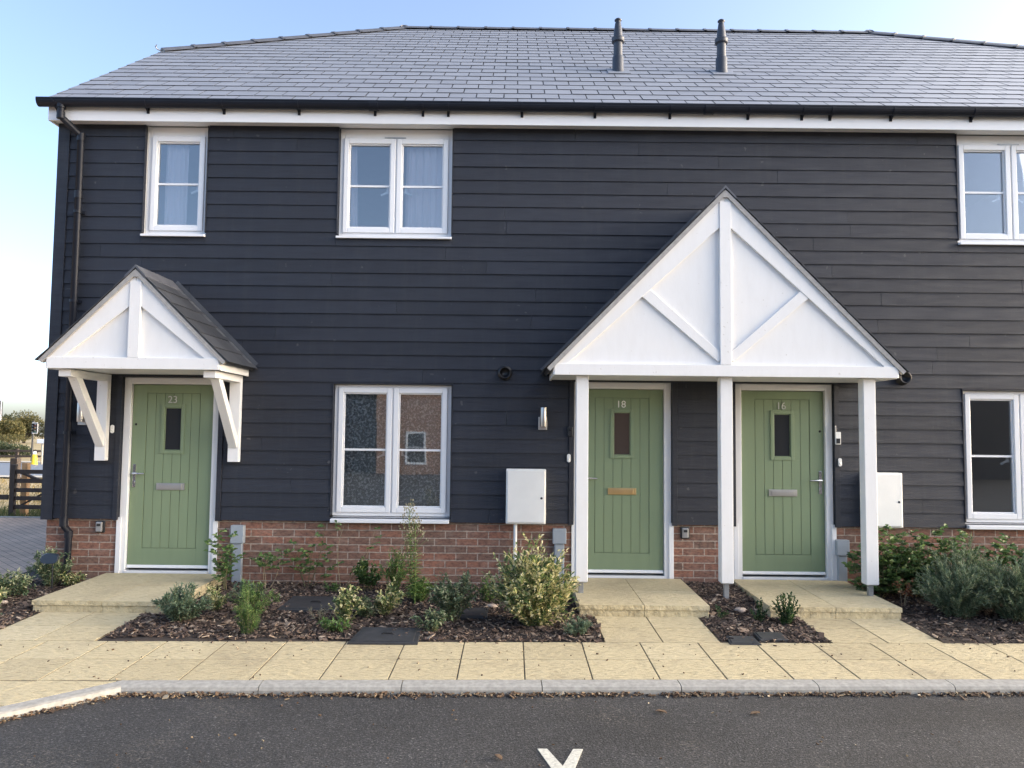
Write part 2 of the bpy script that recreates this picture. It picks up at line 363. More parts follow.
mb.build('interior_wall', M['plaster'], house)
# boarding
EXP = .145; Z0 = .695
def boards(mb, xa, xb, za, zb, opens, put, maxlen=3.66, seed=3):
    r = random.Random(seed); k = 0
    while za + k*EXP < zb:
        z0 = za + k*EXP; z1 = min(z0 + .165, zb + .01)
        off = r.random()*maxlen
        spans = {}
        for a, b, c, d in cells(xa, xb, z0, z1, opens):
            if d - c < .02: continue
            spans.setdefault((round(c,4), round(d,4)), []).append((a, b))
        for (c, d), L in spans.items():
            L.sort(); mer = [list(L[0])]
            for a, b in L[1:]:
                if a - mer[-1][1] < 1e-4: mer[-1][1] = b
                else: mer.append([a, b])
            for a, b in mer:
                if b - a < .008: continue
                cuts = [a] + [x for x in [xa + off + j*maxlen for j in range(-1, 6)] if a + .25 < x < b - .25] + [b]
                for p, q in zip(cuts, cuts[1:]): put(p + .0012, q - .0012, c, d, z0, r.uniform(-.0012, .0012))
        k += 1
mb = MB()
def putf(a, b, c, d, z0, j):
    f = lambda z: -.043 + (z - z0)/.165*.0135 + j
    mb.hexa([(a,f(c),c),(b,f(c),c),(b,-.012,c),(a,-.012,c)], [(a,f(d),d),(b,f(d),d),(b,-.012,d),(a,-.012,d)])
boards(mb, X0+.115, X1-.115, Z0, 4.885, [(o[0]-.055 if o in DOOR.values() else o[0]-.012, o[1]+.055 if o in DOOR.values() else o[1]+.012, o[2], o[3]) for o in OPEN], putf)
mb.build('cladding', M['clad'], house)
# boarding on the end walls, up into the half gables
def gable_z(y):      # underside of the roof on the end wall
    y = y if y < 4.5 else 9 - y
    return min(5.0 + .708*max(y, 0), 6.85)
for side in (0, 1):
    mb = MB(); x = X0 if side == 0 else X1; sgn = -1 if side == 0 else 1
    k = 0; r = random.Random(9+side)
    while Z0 + k*EXP < 6.8:
        z0 = Z0 + k*EXP; z1 = z0 + .165
        ya = .01 if z0 < 4.9 else max(.01, (z1 - 5.0)/.708); yb = 8.99 if z0 < 4.9 else 9 - ya
        cuts = [ya] + [y for y in (ya + 1.5 + r.random(), ya + 4.9 + r.random()) if y < yb - .4] + [yb]
        for p, q in zip(cuts, cuts[1:]):
            xo = x + sgn*.0; xi = x - sgn*.031
            mb.hexa([(xo,p+.001,z0),(xo,q-.001,z0),(xi,q-.001,z0),(xi,p+.001,z0)], [(x-sgn*.0135,p+.001,z1),(x-sgn*.0135,q-.001,z1),(xi,q-.001,z1),(xi,p+.001,z1)])
        k += 1
    mb.build('cladding', M['clad'], house)
    mb = MB()
    mb.prism([(x-sgn*.04,.02,4.9),(x-sgn*.04,8.98,4.9),(x-sgn*.04,6.4,6.8),(x-sgn*.04,2.6,6.8)], (-sgn*.1,0,0)); mb.build('gable_wall', M['clad'], house)
# corner boards and the dark trims round the openings
for xs0, xs1 in ((X0-.008, X0+.113), (X1-.113, X1+.008)):
    mb = MB(); mb.box(xs0, xs1, -.052, -.006, Z0-.012, 4.885); mb.box(xs0+.002, xs0+.02, -.0055, .1, Z0-.012, 4.885) if xs0 < 0 else mb.box(xs1-.02, xs1-.002, -.0055, .1, Z0-.012, 4.885)
    mb.build('corner_board', M['clad'], house, bevel=.002)
def trim(*b): mb = MB(); mb.box(*b); mb.build('opening_trim', M['clad'], house, bevel=.0015)
for o in WIN.values():
    zt_ = min(o[3], 4.88)
    trim(o[0]-.011, o[0]-.001, -.046, .028, o[2]+.02, zt_); trim(o[1]+.001, o[1]+.011, -.046, .028, o[2]+.02, zt_)
    if o[3] < 4: trim(o[0]-.011, o[1]+.011, -.047, .028, o[3]+.001, o[3]+.012)
for o in DOOR.values():
    trim(o[0]-.053, o[0]-.002, -.049, .012, Z0-.01, o[3]); trim(o[1]+.002, o[1]+.053, -.049, .012, Z0-.01, o[3])
    trim(o[0]-.053, o[1]+.053, -.0485, .012, o[3]+.001, o[3]+.05)

# ---------------------------------------------------------------- roof
T = .708; SL = math.hypot(1, T); CA = 1/SL; SA = T/SL; YE = -.2; ZE = 5.085
def roofz(y): return ZE + T*(y - YE)
RIDGE_Y = 4.5; RX0, RX1 = -1.88, 5.94; VX0, VX1 = -4.95, 9.01; HY = 2.36
def rx(y):
    if y <= HY: return VX0, VX1
    t = (y - HY)/(RIDGE_Y - HY); return VX0 + (RX0 - VX0)*t, VX1 + (RX1 - VX1)*t
mb = MB(); g = .25; dy = g*CA; rows = int((RIDGE_Y - YE)/dy) + 1; r = random.Random(5)
nrm = Vector((0, -SA, CA))
for k in range(rows):
    ya = YE + k*dy; yb = min(ya + dy*1.12, RIDGE_Y)
    La, Ra = rx(ya); Lb, Rb = rx(yb)
    n0 = int((VX0 - .3)/.3) - 1
    for c in range(n0, int(VX1/.3) + 2):
        a = c*.3 + (.15 if k % 2 else 0) + .035; b = a + .3 - .011
        if b < La or a > Ra: continue
        jit = r.uniform(-.0015, .002)
        pa0 = (max(a, La), ya); pa1 = (min(b, Ra), ya); pb1 = (max(min(b, Rb), Lb), yb); pb0 = (min(max(a, Lb), Rb), yb)
        f = lambda p, h: Vector((p[0], p[1], roofz(p[1]))) + nrm*h
        mb.hexa([f(pa0,.005+jit), f(pa1,.005+jit), f(pb1,-.004), f(pb0,-.004)], [f(pa0,.0105+jit), f(pa1,.0105+jit), f(pb1,.0025+jit*.3), f(pb0,.0025+jit*.3)])
        for q in (2,3,5): mb.m[-6+q] = 1
roof = mb.build('roof', [M['slate'], M['slate_edge']], house)
mb = MB()   # boarding under the slates, the rear slope and the two half hips
E0 = [(VX0+.02,YE+.01,ZE-.02),(VX1-.02,YE+.01,ZE-.02)]
A = (VX0+.02, HY, roofz(HY)-.03); B = (VX1-.02, HY, roofz(HY)-.03); Rl = (RX0, RIDGE_Y, roofz(RIDGE_Y)-.03); Rr = (RX1, RIDGE_Y, roofz(RIDGE_Y)-.03)
mir = lambda p: (p[0], 9 - p[1], p[2])
front = [E0[0], E0[1], B, Rr, Rl, A]
mb.add(front, [tuple(range(6))]); mb.add([mir(p) for p in front], [tuple(range(6))[::-1]])
mb.add([A, Rl, mir(A)], [(0,1,2)]); mb.add([B, Rr, mir(B)], [(2,1,0)])
bot = [(p[0], p[1], p[2]-.05) for p in front]
for i in range(6): mb.add([front[i], front[(i+1) % 6], bot[(i+1) % 6], bot[i]], [(0,3,2,1)]) if i != 3 else None
mb.build('roof_deck', M['slate_edge'], roof)
def capping(p, q, name='ridge_capping'):
    mb = MB(); p = Vector(p); q = Vector(q); L = (q - p).length; n = max(1, round(L/.45)); d = (q - p)/n
    side = d.cross(Vector((0,0,1))).normalized(); up = side.cross(d).normalized()
    for i in range(n):
        a = p + d*i; b = p + d*(i+1) + d.normalized()*.0
        prof = [(-.125,-.075),(-.10,-.045),(-.045,-.002),(0,.012),(.045,-.002),(.10,-.045),(.125,-.075)]
        def ring(c, s, h): return [c + side*x*s + up*(z + h) for x, z in prof]
        ra = ring(a, 1, .03); rb = ring(b - d*.03, 1, .022)
        mb.add(ra + rb, [(j, j+1, 8+j, 7+j) for j in range(6)]); mb.add(ra, [tuple(range(7))]); mb.add(rb, [tuple(range(7))[::-1]])
        # raised collar at the joint
        ca = ring(b - d*.06, 1.05, .037); cb = ring(b + d*.04, 1.05, .037)
        mb.add(ca + cb, [(j, j+1, 8+j, 7+j) for j in range(6)]); mb.add(ca, [tuple(range(7))]); mb.add(cb, [tuple(range(7))[::-1]])
    return mb.build(name, M['ridge'], roof)
capping((RX0, RIDGE_Y, roofz(RIDGE_Y)+.0), (RX1, RIDGE_Y, roofz(RIDGE_Y)+.0))
capping((VX0, HY, roofz(HY)+.01), (RX0, RIDGE_Y, roofz(RIDGE_Y)+.01)); capping((VX1, HY, roofz(HY)+.01), (RX1, RIDGE_Y, roofz(RIDGE_Y)+.01))
capping((VX0, 9-HY, roofz(HY)+.01), (RX0, RIDGE_Y, roofz(RIDGE_Y)+.01)); capping((VX1, 9-HY, roofz(HY)+.01), (RX1, RIDGE_Y, roofz(RIDGE_Y)+.01))
mb = MB()
mb.tube([(VX0+.02,HY+.02,roofz(HY)+.0),(VX0-.06,HY-.02,roofz(HY)+.03),(VX0-.075,HY-.03,roofz(HY)+.06),(VX0-.06,HY-.025,roofz(HY)+.085)], .010, 8)
mb.build('hip_iron', M['galv'], roof)
# eaves
mb = MB(); mb.box(X0-.045, X1+.045, -.185, -.16, 4.865, 5.045); mb.box(X0-.045, X0-.02, -.158, .05, 4.865, 5.04)
mb.build('fascia', M['upvc'], house, bevel=.003)
mb = MB(); mb.box(X0-.04, X1+.04, -.158, .0, 4.888, 4.90); mb.build('soffit', M['soffit'], house)
mb = MB(); gx0, gx1 = X0-.11, X1+.11; gy, gz, gr = -.245, 5.058, .058
prof = [(gy + gr*math.cos(t), gz + gr*1.25*math.sin(t)) for t in [math.pi + math.pi*i/10 for i in range(11)]]
inn = [(gy + (gr-.005)*math.cos(t), gz + (gr-.005)*1.25*math.sin(t)) for t in [2*math.pi - math.pi*i/10 for i in range(11)]]
segs = 4; xs = [gx0 + (gx1-gx0)*i/segs for i in range(segs+1)]
for a, b in zip(xs, xs[1:]): mb.prism([(a+.001, y, z) for y, z in prof + inn], (b-a-.002, 0, 0))
mb.prism([(gx0-.004, y, z) for y, z in prof], (.005,0,0)); mb.prism([(gx1, y, z) for y, z in prof], (.005,0,0))
mb.box(gx0, gx1, gy-gr-.005, gy-gr+.004, gz-.006, gz+.008)
for a in xs[1:-1]: mb.prism([(a-.05, gy + (gr+.006)*math.cos(t), gz + (gr+.006)*1.25*math.sin(t)) for t in [math.pi + math.pi*i/10 for i in range(11)]], (.1,0,0))
gutter = mb.build('gutter', M['black'], house)
br = None
for x in (-4.81,-3.86,-3.06,-2.27,-1.47,-.967,-.70,.075,.843,1.632,2.453,3.02,3.316,3.957,4.80,5.6,6.4,7.2,8.0,8.7):
    if br is None:
        mb = MB(); pr = [(x-.012, gy + (gr+.005)*math.cos(t), gz + (gr+.005)*1.25*math.sin(t)) for t in [math.pi + math.pi*i/10 for i in range(11)]]
        mb.prism(pr, (.024,0,0)); mb.box(x-.014, x+.014, -.197, -.186, 4.945, 5.05)
        mb.prism([(x-.008,-.195,4.95),(x-.008,-.2,5.0),(x-.008,-.25,4.99)], (.016,0,0))
        br = mb.build('gutter_bracket', M['black'], gutter); bx = x
    else:
        c = br.copy(); COL.objects.link(c); c.location.x += x - bx
# downpipe
mb = MB(); xa, xb = -4.745, -4.612
P = [(xa,gy,5.0),(xa,gy,4.90),(xa+.01,gy+.02,4.87),(xb-.015,-.105,4.755),(xb,-.09,4.725),(xb,-.09,.66),(xb+.004,-.082,.62),(xb+.03,-.05,.565),(xb+.032,-.046,.53),(xb+.032,-.046,.0)]
mb.tube(P, .034, 16)
for z0, z1, i in ((4.86,4.93,0),(4.68,4.76,1),(4.06,4.14,1),(2.45,2.53,1),(.62,.72,1)):
    c = (xa,gy) if i == 0 else (xb,-.09)
    mb.tube([(c[0],c[1],z0),(c[0],c[1],z1)], .0405, 16)
mb.tube([(xb+.032,-.046,.50),(xb+.032,-.046,.57)], .0405, 16); mb.tube([(xa,gy,4.97),(xa,gy,5.03)], .045, 16)
dp = mb.build('downpipe', M['black'], house)
for z in (3.9, 2.95, 1.57):
    mb = MB(); mb.tube([(xb,-.09,z),(xb,-.09,z+.03)], .042, 16); mb.box(xb-.06, xb+.06, -.065, -.045, z-.002, z+.032); mb.build('pipe_clip', M['black'], dp)
# soil vent pipes on the slope
for vx in (1.302, 2.615):
    vy, vz = 1.39, 6.15; mb = MB()
    mb.lathe((vx,vy,vz), [(.085,-.05),(.078,.06),(.072,.09),(.072,.24),(.066,.255),(.06,.26)], 20); mb.lathe((vx,vy,vz), [(.058,.25),(.056,.5)], 20)
    vp = mb.build('vent_pipe', M['grey_pipe'], house)
    mb = MB(); mb.lathe((vx,vy,vz), [(.058,.435),(.078,.44),(.082,.455),(.075,.47),(.082,.482),(.08,.50),(.058,.505)], 20); mb.build('collar', M['grey_pipe'], vp)
    mb = MB(); mb.lathe((vx,vy,vz), [(.058,.5),(.055,.57),(.038,.695),(.032,.70),(.032,.715),(.045,.725),(.046,.737),(.03,.752),(.0,.754)], 20); mb.build('terminal', M['grey_pipe'], vp)
    mb = MB()
    for ya, yb, w in ((vy-.16, vy+.10, .14),):
        q = [Vector((vx-w,ya,roofz(ya)))+nrm*.012, Vector((vx+w,ya,roofz(ya)))+nrm*.012, Vector((vx+w,yb,roofz(yb)))+nrm*.012, Vector((vx-w,yb,roofz(yb)))+nrm*.012]
        mb.hexa(q, [p + nrm*.006 for p in q])
    mb.build('slate_flange', M['slate'], vp)

# ---------------------------------------------------------------- windows
def frame_rect(mb, x0, x1, z0, z1, y0, y1, w, wt=None, wb=None, mat=0):
    wt = w if wt is None else wt; wb = w if wb is None else wb
    mb.box(x0, x0+w, y0, y1, z0, z1, mat); mb.box(x1-w, x1, y0, y1, z0, z1, mat)
    mb.box(x0+w, x1-w, y0, y1, z1-wt, z1, mat); mb.box(x0+w, x1-w, y0, y1, z0, z0+wb, mat)
def window(key, sashes, upper, deep):
    x0, x1, z0, z1 = WIN[key]; yf = .022
    mb = MB(); zt = z1 - .004 if not upper else 4.886
    frame_rect(mb, x0+.001, x1-.001, z0+.012, zt, yf, .105, .042, wt=.042 if not upper else .115, wb=.042)
    n = len(sashes)
    if n == 2:
        xm = (sashes[0][1] + sashes[1][0])/2; mb.box(xm-.016, xm+.016, yf+.002, .1, z0+.05, zt-.04)
    w = mb.build('window', M['upvc'], house, bevel=.004)
    for i, (a, b) in enumerate(sashes):
        mb = MB(); sz0 = z0+.049; sz1 = 2.092 if not upper else 4.777
        frame_rect(mb, a, b, sz0, sz1, yf-.018, yf+.05, .052, .055, .055)
        frame_rect(mb, a+.052, b-.052, sz0+.055, sz1-.055, yf+.0, yf+.04, .014)
        mb.build('sash', M['upvc'], w, bevel=.005)
        mb = MB(); mb.box(a+.05, b-.05, yf+.02, yf+.028, sz0+.05, sz1-.05); mb.build('pane', M['glass'], w)
        mb = MB(); zm = (sz0+sz1)/2 + .0; mb.box(a+.06, b-.06, yf+.011, yf+.019, zm-.011, zm+.011); mb.build('glazing_bar', M['upvc'], w)
        mb = MB(); hx = b-.09 if i == 0 else a+.09; zz = zm - .05
        mb.bar((hx, yf+.06, zz), (hx + (-.07 if i == 0 else .07), yf+.06, zz-.035), .02, .012, (0,1,0)); mb.box(hx-.012, hx+.012, yf+.05, yf+.07, zz-.015, zz+.05)
        mb.build('handle', M['upvc'], w)
    mb = MB()
    if deep: mb.prism([(x0+.002,-.085,z0-.05),(x0+.002,-.085,z0-.014),(x0+.002,.11,z0+.011),(x0+.002,.11,z0-.045)], (x1-x0-.004,0,0))
    else: mb.prism([(x0-.008,-.075,z0-.030),(x0-.008,-.075,z0-.006),(x0-.008,.10,z0+.011),(x0-.008,.10,z0-.02)], (x1-x0+.016,0,0))
    mb.build('sill', M['upvc'], w, bevel=.004)
    if upper and n == 2:
        mb = MB(); xm = (x0+x1)/2; mb.box(xm-.13, xm+.1, yf-.008, yf-.001, 4.785, 4.797); mb.build('trickle_vent', M['galv'], w)
    return w
def pair(x0, x1):
    xm = (x0+x1)/2; return [(x0+.044, xm-.008), (xm+.008, x1-.044)]
window('w1', [(-3.945+.048, -3.285-.045)], True, False)
for k in ('w2', 'w3'): window(k, pair(*WIN[k][:2]), True, False)
window('w3b', [(7.35+.045, 8.01-.048)], True, False)
for k in ('l1', 'l2'): window(k, pair(*WIN[k][:2]), False, True)

# ---------------------------------------------------------------- doors
def digits(txt, size):
    cu = bpy.data.curves.new('number', 'FONT'); cu.body = txt; cu.size = size; cu.extrude = .003; cu.align_x = 'CENTER'
    o = bpy.data.objects.new('tmp', cu); COL.objects.link(o)
    dg = bpy.context.evaluated_depsgraph_get(); me = bpy.data.meshes.new_from_object(o.evaluated_get(dg))
    bpy.data.objects.remove(o); return me
def door(key, num, hinge_right, plate, label):
    x0, x1, _, z1 = DOOR[key]
    mb = MB(); zb = .142      # frame
    mb.box(x0+.002, x0+.074, .0, .10, zb-.1, z1-.002); mb.box(x1-.074, x1-.002, .0, .10, zb-.1, z1-.002); mb.box(x0+.074, x1-.074, .0, .10, z1-.07, z1-.002)
    mb.box(x0-.02, x0+.03, -.02, -.002, .1, .71); mb.box(x1-.03, x1+.02, -.02, -.002, .1, .71)
    fr = mb.build('door_frame', M['upvc'], house, bevel=.004)
    mb = MB(); mb.box(x0+.076, x1-.076, -.012, .09, zb-.02, zb+.018); mb.build('threshold', M['upvc'], fr, bevel=.003)
    mb = MB(); mb.box(x0-.0, x1, -.03, .1, zb-.06, zb-.022); mb.build('dark_strip', M['rubber'], fr)  # near-black strip just below the threshold
    a, b = x0+.080, x1-.080; z0, zt = .190, z1-.075; y = .04
    pa, pb, q0, q1 = a+.148, b-.148, .39, 2.01   # sunk panel
    mb = MB()
    mb.box(a, pa-.004, y, y+.044, z0, zt); mb.box(pb+.004, b, y, y+.044, z0, zt); mb.box(pa-.004, pb+.004, y, y+.044, z0, q0-.004); mb.box(pa-.004, pb+.004, y, y+.044, q1+.004, zt)
    n = 6; w = (pb-pa)/n; xm = (a+b)/2
    ga, gb, g0, g1 = xm-.125, xm+.125, 1.372, 1.895
    for i in range(n):
        p, q = pa+i*w+.0025, pa+(i+1)*w-.0025
        over = not (q <= ga+.02 or p >= gb-.02)
        for c, d in ([(q0,q1)] if not over else [(q0,g0),(g1,q1)]): mb.box(p, q, y+.0035, y+.04, c, d)
        if over and p < ga - .003: mb.box(p, ga+.01, y+.0035, y+.04, g0, g1)
        if over and q > gb + .003: mb.box(gb-.01, q, y+.0035, y+.04, g0, g1)
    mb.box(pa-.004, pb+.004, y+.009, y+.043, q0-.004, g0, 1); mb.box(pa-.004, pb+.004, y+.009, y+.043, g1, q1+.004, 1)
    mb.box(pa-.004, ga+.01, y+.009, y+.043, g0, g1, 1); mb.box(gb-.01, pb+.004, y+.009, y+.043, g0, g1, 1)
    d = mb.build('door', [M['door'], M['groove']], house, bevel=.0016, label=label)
    mb = MB(); frame_rect(mb, ga, gb, g0, g1, y-.008, y+.03, .036); frame_rect(mb, ga+.036, gb-.036, g0+.036, g1-.036, y+.0, y+.03, .008); mb.build('glazing_frame', M['door'], d, bevel=.004)
    mb = MB(); mb.box(ga+.035, gb-.035, y+.012, y+.02, g0+.035, g1-.035); mb.build('pane', M['doorglass'], d)
    mb = MB(); mb.prism([(a+.002,y-.026,.186),(a+.002,y-.026,.2),(a+.002,y-.003,.216),(a+.002,y-.003,.186)], (b-a-.004,0,0)); mb.build('weather_bar', M['upvc'], d, bevel=.002)
    mb = MB(); mb.box(xm-.148, xm+.148, y-.012, y+.002, .995, 1.065)
    mb2 = MB(); mb2.box(xm-.122, xm+.122, y-.019, y-.0115, 1.008, 1.052)
    lp = mb.build('letter_plate', plate, d, bevel=.003); mb2.build('letter_flap', plate, d, bevel=.003)
    s = 1 if not hinge_right else -1
    hx = (a+.042) if not hinge_right else (b-.042)
    if num == '18': hx = a+.042
    mb = MB(); mb.box(hx-.016, hx+.016, y-.009, y+.001, 1.02, 1.26); h = mb
    mb.tube([(hx,y-.005,1.165),(hx,y-.05,1.165)], .011, 10); mb.tube([(hx,y-.045,1.165),(hx+s*.03,y-.052,1.165),(hx+s*.125,y-.05,1.163)], [.011,.0105,.008], 10)
    mb.tube([(hx,y-.02,1.075),(hx,y+.0,1.075)], .012, 12)
    mb.build('handle', M['chrome'], d, bevel=.002)
    mb = MB(); vx = hx+(-.005*s); mb.lathe((vx, y, 1.68), [(.0,.004),(.011,.004),(.013,.0)][::-1], 12, axis='y'); mb.build('spy_hole', M['rubber'], d)
    if not num: return d
    me = digits(num, .105); me.materials.clear(); me.materials.append(M['numeral'] if num != '18' else M['cream'])
    o = bpy.data.objects.new('door_number', me); COL.objects.link(o); o.rotation_euler = (R(90),0,0); place(o, (xm-.01, y-.003, 1.91), d)
    return d
door('d23', '23', False, M['steel'], 'green door numbered 23 under the bracketed canopy')
door('d18', '18', False, M['brass'], 'green door numbered 18 with a brass letter plate')
door('d16', '16', True, M['steel'], 'green door numbered 16 with its handle on the right')
door('d4', '', False, M['steel'], None)

# ---------------------------------------------------------------- porches
def slate_slope(mb, xa, xb, e, rdg, sgn, z_e, r, gauge=.2, wid=.25):
    """slates on a little gable slope: courses run along y from ya to yb; e = eave x, rdg = ridge x"""
    pass
def porch_roof(parent, xc, xe0, xe1, ze, za, yf, label=None):
    """two slopes with real slates, running from the wall out to yf"""
    r = random.Random(int(abs(xc)*100)); mb = MB()
    for sgn, xe in ((-1, xe0), (1, xe1)):
        e = Vector((xe, 0, ze)); a = Vector((xc, 0, za)); d = (a - e); L = d.length; d.normalize()
        nn = Vector((-d.z*1, 0, d.x)) if sgn < 0 else Vector((d.z*1, 0, -d.x))
        if nn.z < 0: nn = -nn
        # deck
        q = [e + Vector((0,yf+.01,0)), e + Vector((0,-.046,0)), a + Vector((0,-.046,0)), a + Vector((0,yf+.01,0))]
        mb.hexa([p - nn*.045 for p in q], [p - nn*.002 for p in q], 1)
        k = 0; ga = .2
        while k*ga < L:
            s0, s1 = k*ga, min(k*ga + ga*1.12, L); y0 = yf - .03; off = (.12 if k % 2 else 0)
            ys = [y0] + [y for y in [y0 + off + .24*j for j in range(1, 8)] if y0 + .03 < y < -.09] + [-.047]
            for p, q2 in zip(ys, ys[1:]):
                j = r.uniform(-.001, .0015); f = lambda s, y, h: e + d*(s-.03) + Vector((0, y, 0)) + nn*h
                mb.hexa([f(s0,p+.0015,.004+j), f(s0,q2-.0015,.004+j), f(s1,q2-.0015,-.0015), f(s1,p+.0015,-.0015)], [f(s0,p+.0015,.0125+j), f(s0,q2-.0015,.0125+j), f(s1,q2-.0015,.003), f(s1,p+.0015,.003)])
            k += 1
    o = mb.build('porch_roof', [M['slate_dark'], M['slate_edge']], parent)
    return o
def porch(xc, half, zb, za, label, posts=None):
    """white gable front between xc-half and xc+half, tie beam bottom zb, apex za (underside of the slates)"""
    yf = -.855; zt = zb + (.09 if not posts else .075)
    sl = (za - zt)/half; cth = 1/math.hypot(1, sl); drop = .205/cth*.93
    root = thing('porch', (xc, yf, zb), None, None, parent=house); 
    if label: root['label'] = label
    # gable board
    mb = MB(); mb.prism([(xc-half+.07,yf+.03,zb+.05),(xc+half-.07,yf+.03,zb+.05),(xc,yf+.03,za-.05)], (0,.016,0)); mb.build('gable_board', M['paint'], root)
    # raking boards
    for s in (-1, 1):
        mb = MB(); mb.prism([(xc+s*half,yf,zt-.01),(xc+s*half,yf,zb+.002),(xc+s*(half-.02),yf,zb+.002),(xc+s*.002,yf,za-drop),(xc+s*.002,yf,za)], (0,.029,0)); mb.build('raking_board', M['paint'], root, bevel=.003)
        mb = MB(); n = Vector((s*sl*cth,0,cth)); p = Vector((xc+s*(half+.045),yf-.022,zt-.045*sl+.022)); q = Vector((xc,yf-.022,za+.022))
        for t0, w0, m0 in ((.0,.022,0),):
            mb.hexa([p-n*.022, q-n*.022, q+n*.018, p+n*.018], [v+Vector((0,.05,0)) for v in (p-n*.022, q-n*.022, q+n*.018, p+n*.018)], 0)
        mb.build('verge_strip', M['verge'], root)
    mb = MB(); mb.prism([(xc-.05,yf-.023,za-.03),(xc+.05,yf-.023,za-.03),(xc,yf-.023,za+.045)], (0,.05,0)); mb.build('apex_piece', M['verge'], root)
    mb = MB(); mb.box(xc-half+.012, xc+half-.012, yf-.012, yf+.028, zb, zb+.108); mb.build('tie_beam', M['paint'], root, bevel=.003)
    mb = MB(); mb.box(xc-.054, xc+.054, yf-.010, yf+.028, zb+.110, za-.07); mb.build('king_post', M['paint'], root, bevel=.003)
    if posts:
        for s in (-1, 1):
            mb = MB(); top = Vector((xc+s*.74, yf+.013, zb+.775)); bot = Vector((xc+s*.056, yf+.013, zb+.165)); dd = (bot-top).normalized(); nn = Vector((-dd.z,0,dd.x))
            if nn.z < 0: nn = -nn
            w = .052
            up_ = dd*-.10; fy = Vector((0,-.007,0))
            mb.prism([top+nn*w+up_+fy, top-nn*w+up_+fy, bot-nn*w*.4+Vector((0,0,-.012))+fy, bot+nn*w+fy], (0,.024,0))
            mb.build('strut', M['paint'], root, bevel=.003)
    mb = MB(); mb.box(xc-half+.02, xc+half-.02, yf+.03, -.047, zb+.006, zb+.02); mb.build('porch_soffit', M['soffit'], root)
    for s in (-1, 1):
        mb = MB(); xo = xc+s*(half-.004); mb.box(min(xo, xo-s*.022), max(xo, xo-s*.022), yf+.031, -.047, zb-.004, zb+.095); mb.build('side_fascia', M['paint'], root, bevel=.003)
    porch_roof(root, xc, xc-half-.06, xc+half+.06, zt-.06*sl+.06, za+.06, yf)
    mb = MB()      # ridge and flashing
    mb.prism([(xc-.1,yf-.03,za-.02),(xc,yf-.03,za+.085),(xc+.1,yf-.03,za-.02),(xc+.1,yf-.03,za-.045),(xc,yf-.03,za+.06),(xc-.1,yf-.03,za-.045)], (0,.80,0)); mb.build('ridge_capping', M['ridge'], root)
    mb = MB()
    for s in (-1, 1):
        e = Vector((xc+s*(half+.05),-.05,zt+.0)); a = Vector((xc,-.05,za+.05)); n = Vector((s*sl*cth,0,cth))
        mb.hexa([e+n*.008, a+n*.008, a+n*.06, e+n*.06], [v+Vector((0,-.004,0)) for v in (e+n*.008, a+n*.008, a+n*.06, e+n*.06)])
        mb.hexa([e+n*.012, a+n*.012, a+n*.017, e+n*.017], [v+Vector((0,-.1,0)) for v in (e+n*.012, a+n*.012, a+n*.017, e+n*.017)])
    mb.build('flashing', M['lead'], root)
    return root
M['verge'] = simple('verge_mortar', (.34,.33,.315), .8, var=.15, nscale=25, bmp=.4, bscale=90)
p1 = porch(-3.585, .825, 2.197, 3.105, 'small white gabled canopy on two wall brackets over the leftmost door')
for x in (-4.258, -2.880):
    mb = MB(); mb.box(x-.056, x+.056, -.115, -.047, 1.30, 2.196); mb.box(x-.058, x+.058, -.80, -.116, 2.125, 2.194)
    mb.bar((x,-.09,1.47), (x,-.655,2.17), .085, .085, (0,0,1)); mb.build('bracket', M['paint'], p1, bevel=.004)
p2 = porch(2.022, 1.635, 2.185, 3.93, 'wide white gabled porch on three posts over two doors', posts=True)
for x in (.672, 2.043, 3.405):
    mb = MB(); mb.box(x-.058, x+.058, -.79, -.674, .243, 2.186); po = mb.build('post', M['paint'], p2, bevel=.005)
    mb = MB(); mb.box(x-.022, x+.022, -.752, -.708, .02, .246); mb.box(x-.05, x+.05, -.78, -.684, .236, .2425); mb.build('post_foot', M['galv'], po, bevel=.002)

# ---------------------------------------------------------------- things fixed to or hanging in the house
# flues and wall outlets belong to the house
for x, z in ((-.075, 2.257), (4.10, 2.25)):
    mb = MB(); mb.lathe((x,-.03,z), [(.078,0),(.078,.02),(.07,.028),(.062,.03),(.062,.085),(.05,.085),(.048,.03),(.0,.028)], 24, axis='y'); mb.build('flue_outlet', M['flue'], house)
def meter(x0, loc_label, wd=.41):
    t = thing('meter_cabinet', (x0+wd/2,-.04,.70), loc_label, 'meter cabinet', 'meter cabinets on the front wall')
    mb = MB(); mb.box(x0, x0+wd, -.15, -.044, .70, 1.26); mb.build('cabinet_box', M['cream'], t, bevel=.008)
    mb = MB(); mb.box(x0+.014, x0+wd-.014, -.163, -.151, .716, 1.246); d = mb.build('cabinet_door', M['cream'], t, bevel=.004)
    mb = MB(); mb.lathe((x0+wd-.045,-.1635,.965), [(.012,0),(.011,.004),(.0,.004)], 14, axis='y'); mb.build('lock', M['darkplastic'], d)
    return t
m1 = meter(-.05, 'white meter cabinet with a white pipe below, left of the brass letter plate door')
mb = MB(); mb.tube([(.05,-.10,.705),(.05,-.10,.02)], .019, 12); mb.build('pipe', M['lightwhite'], m1)
meter(3.665, 'cream meter cabinet half hidden behind the rightmost porch post', .36)
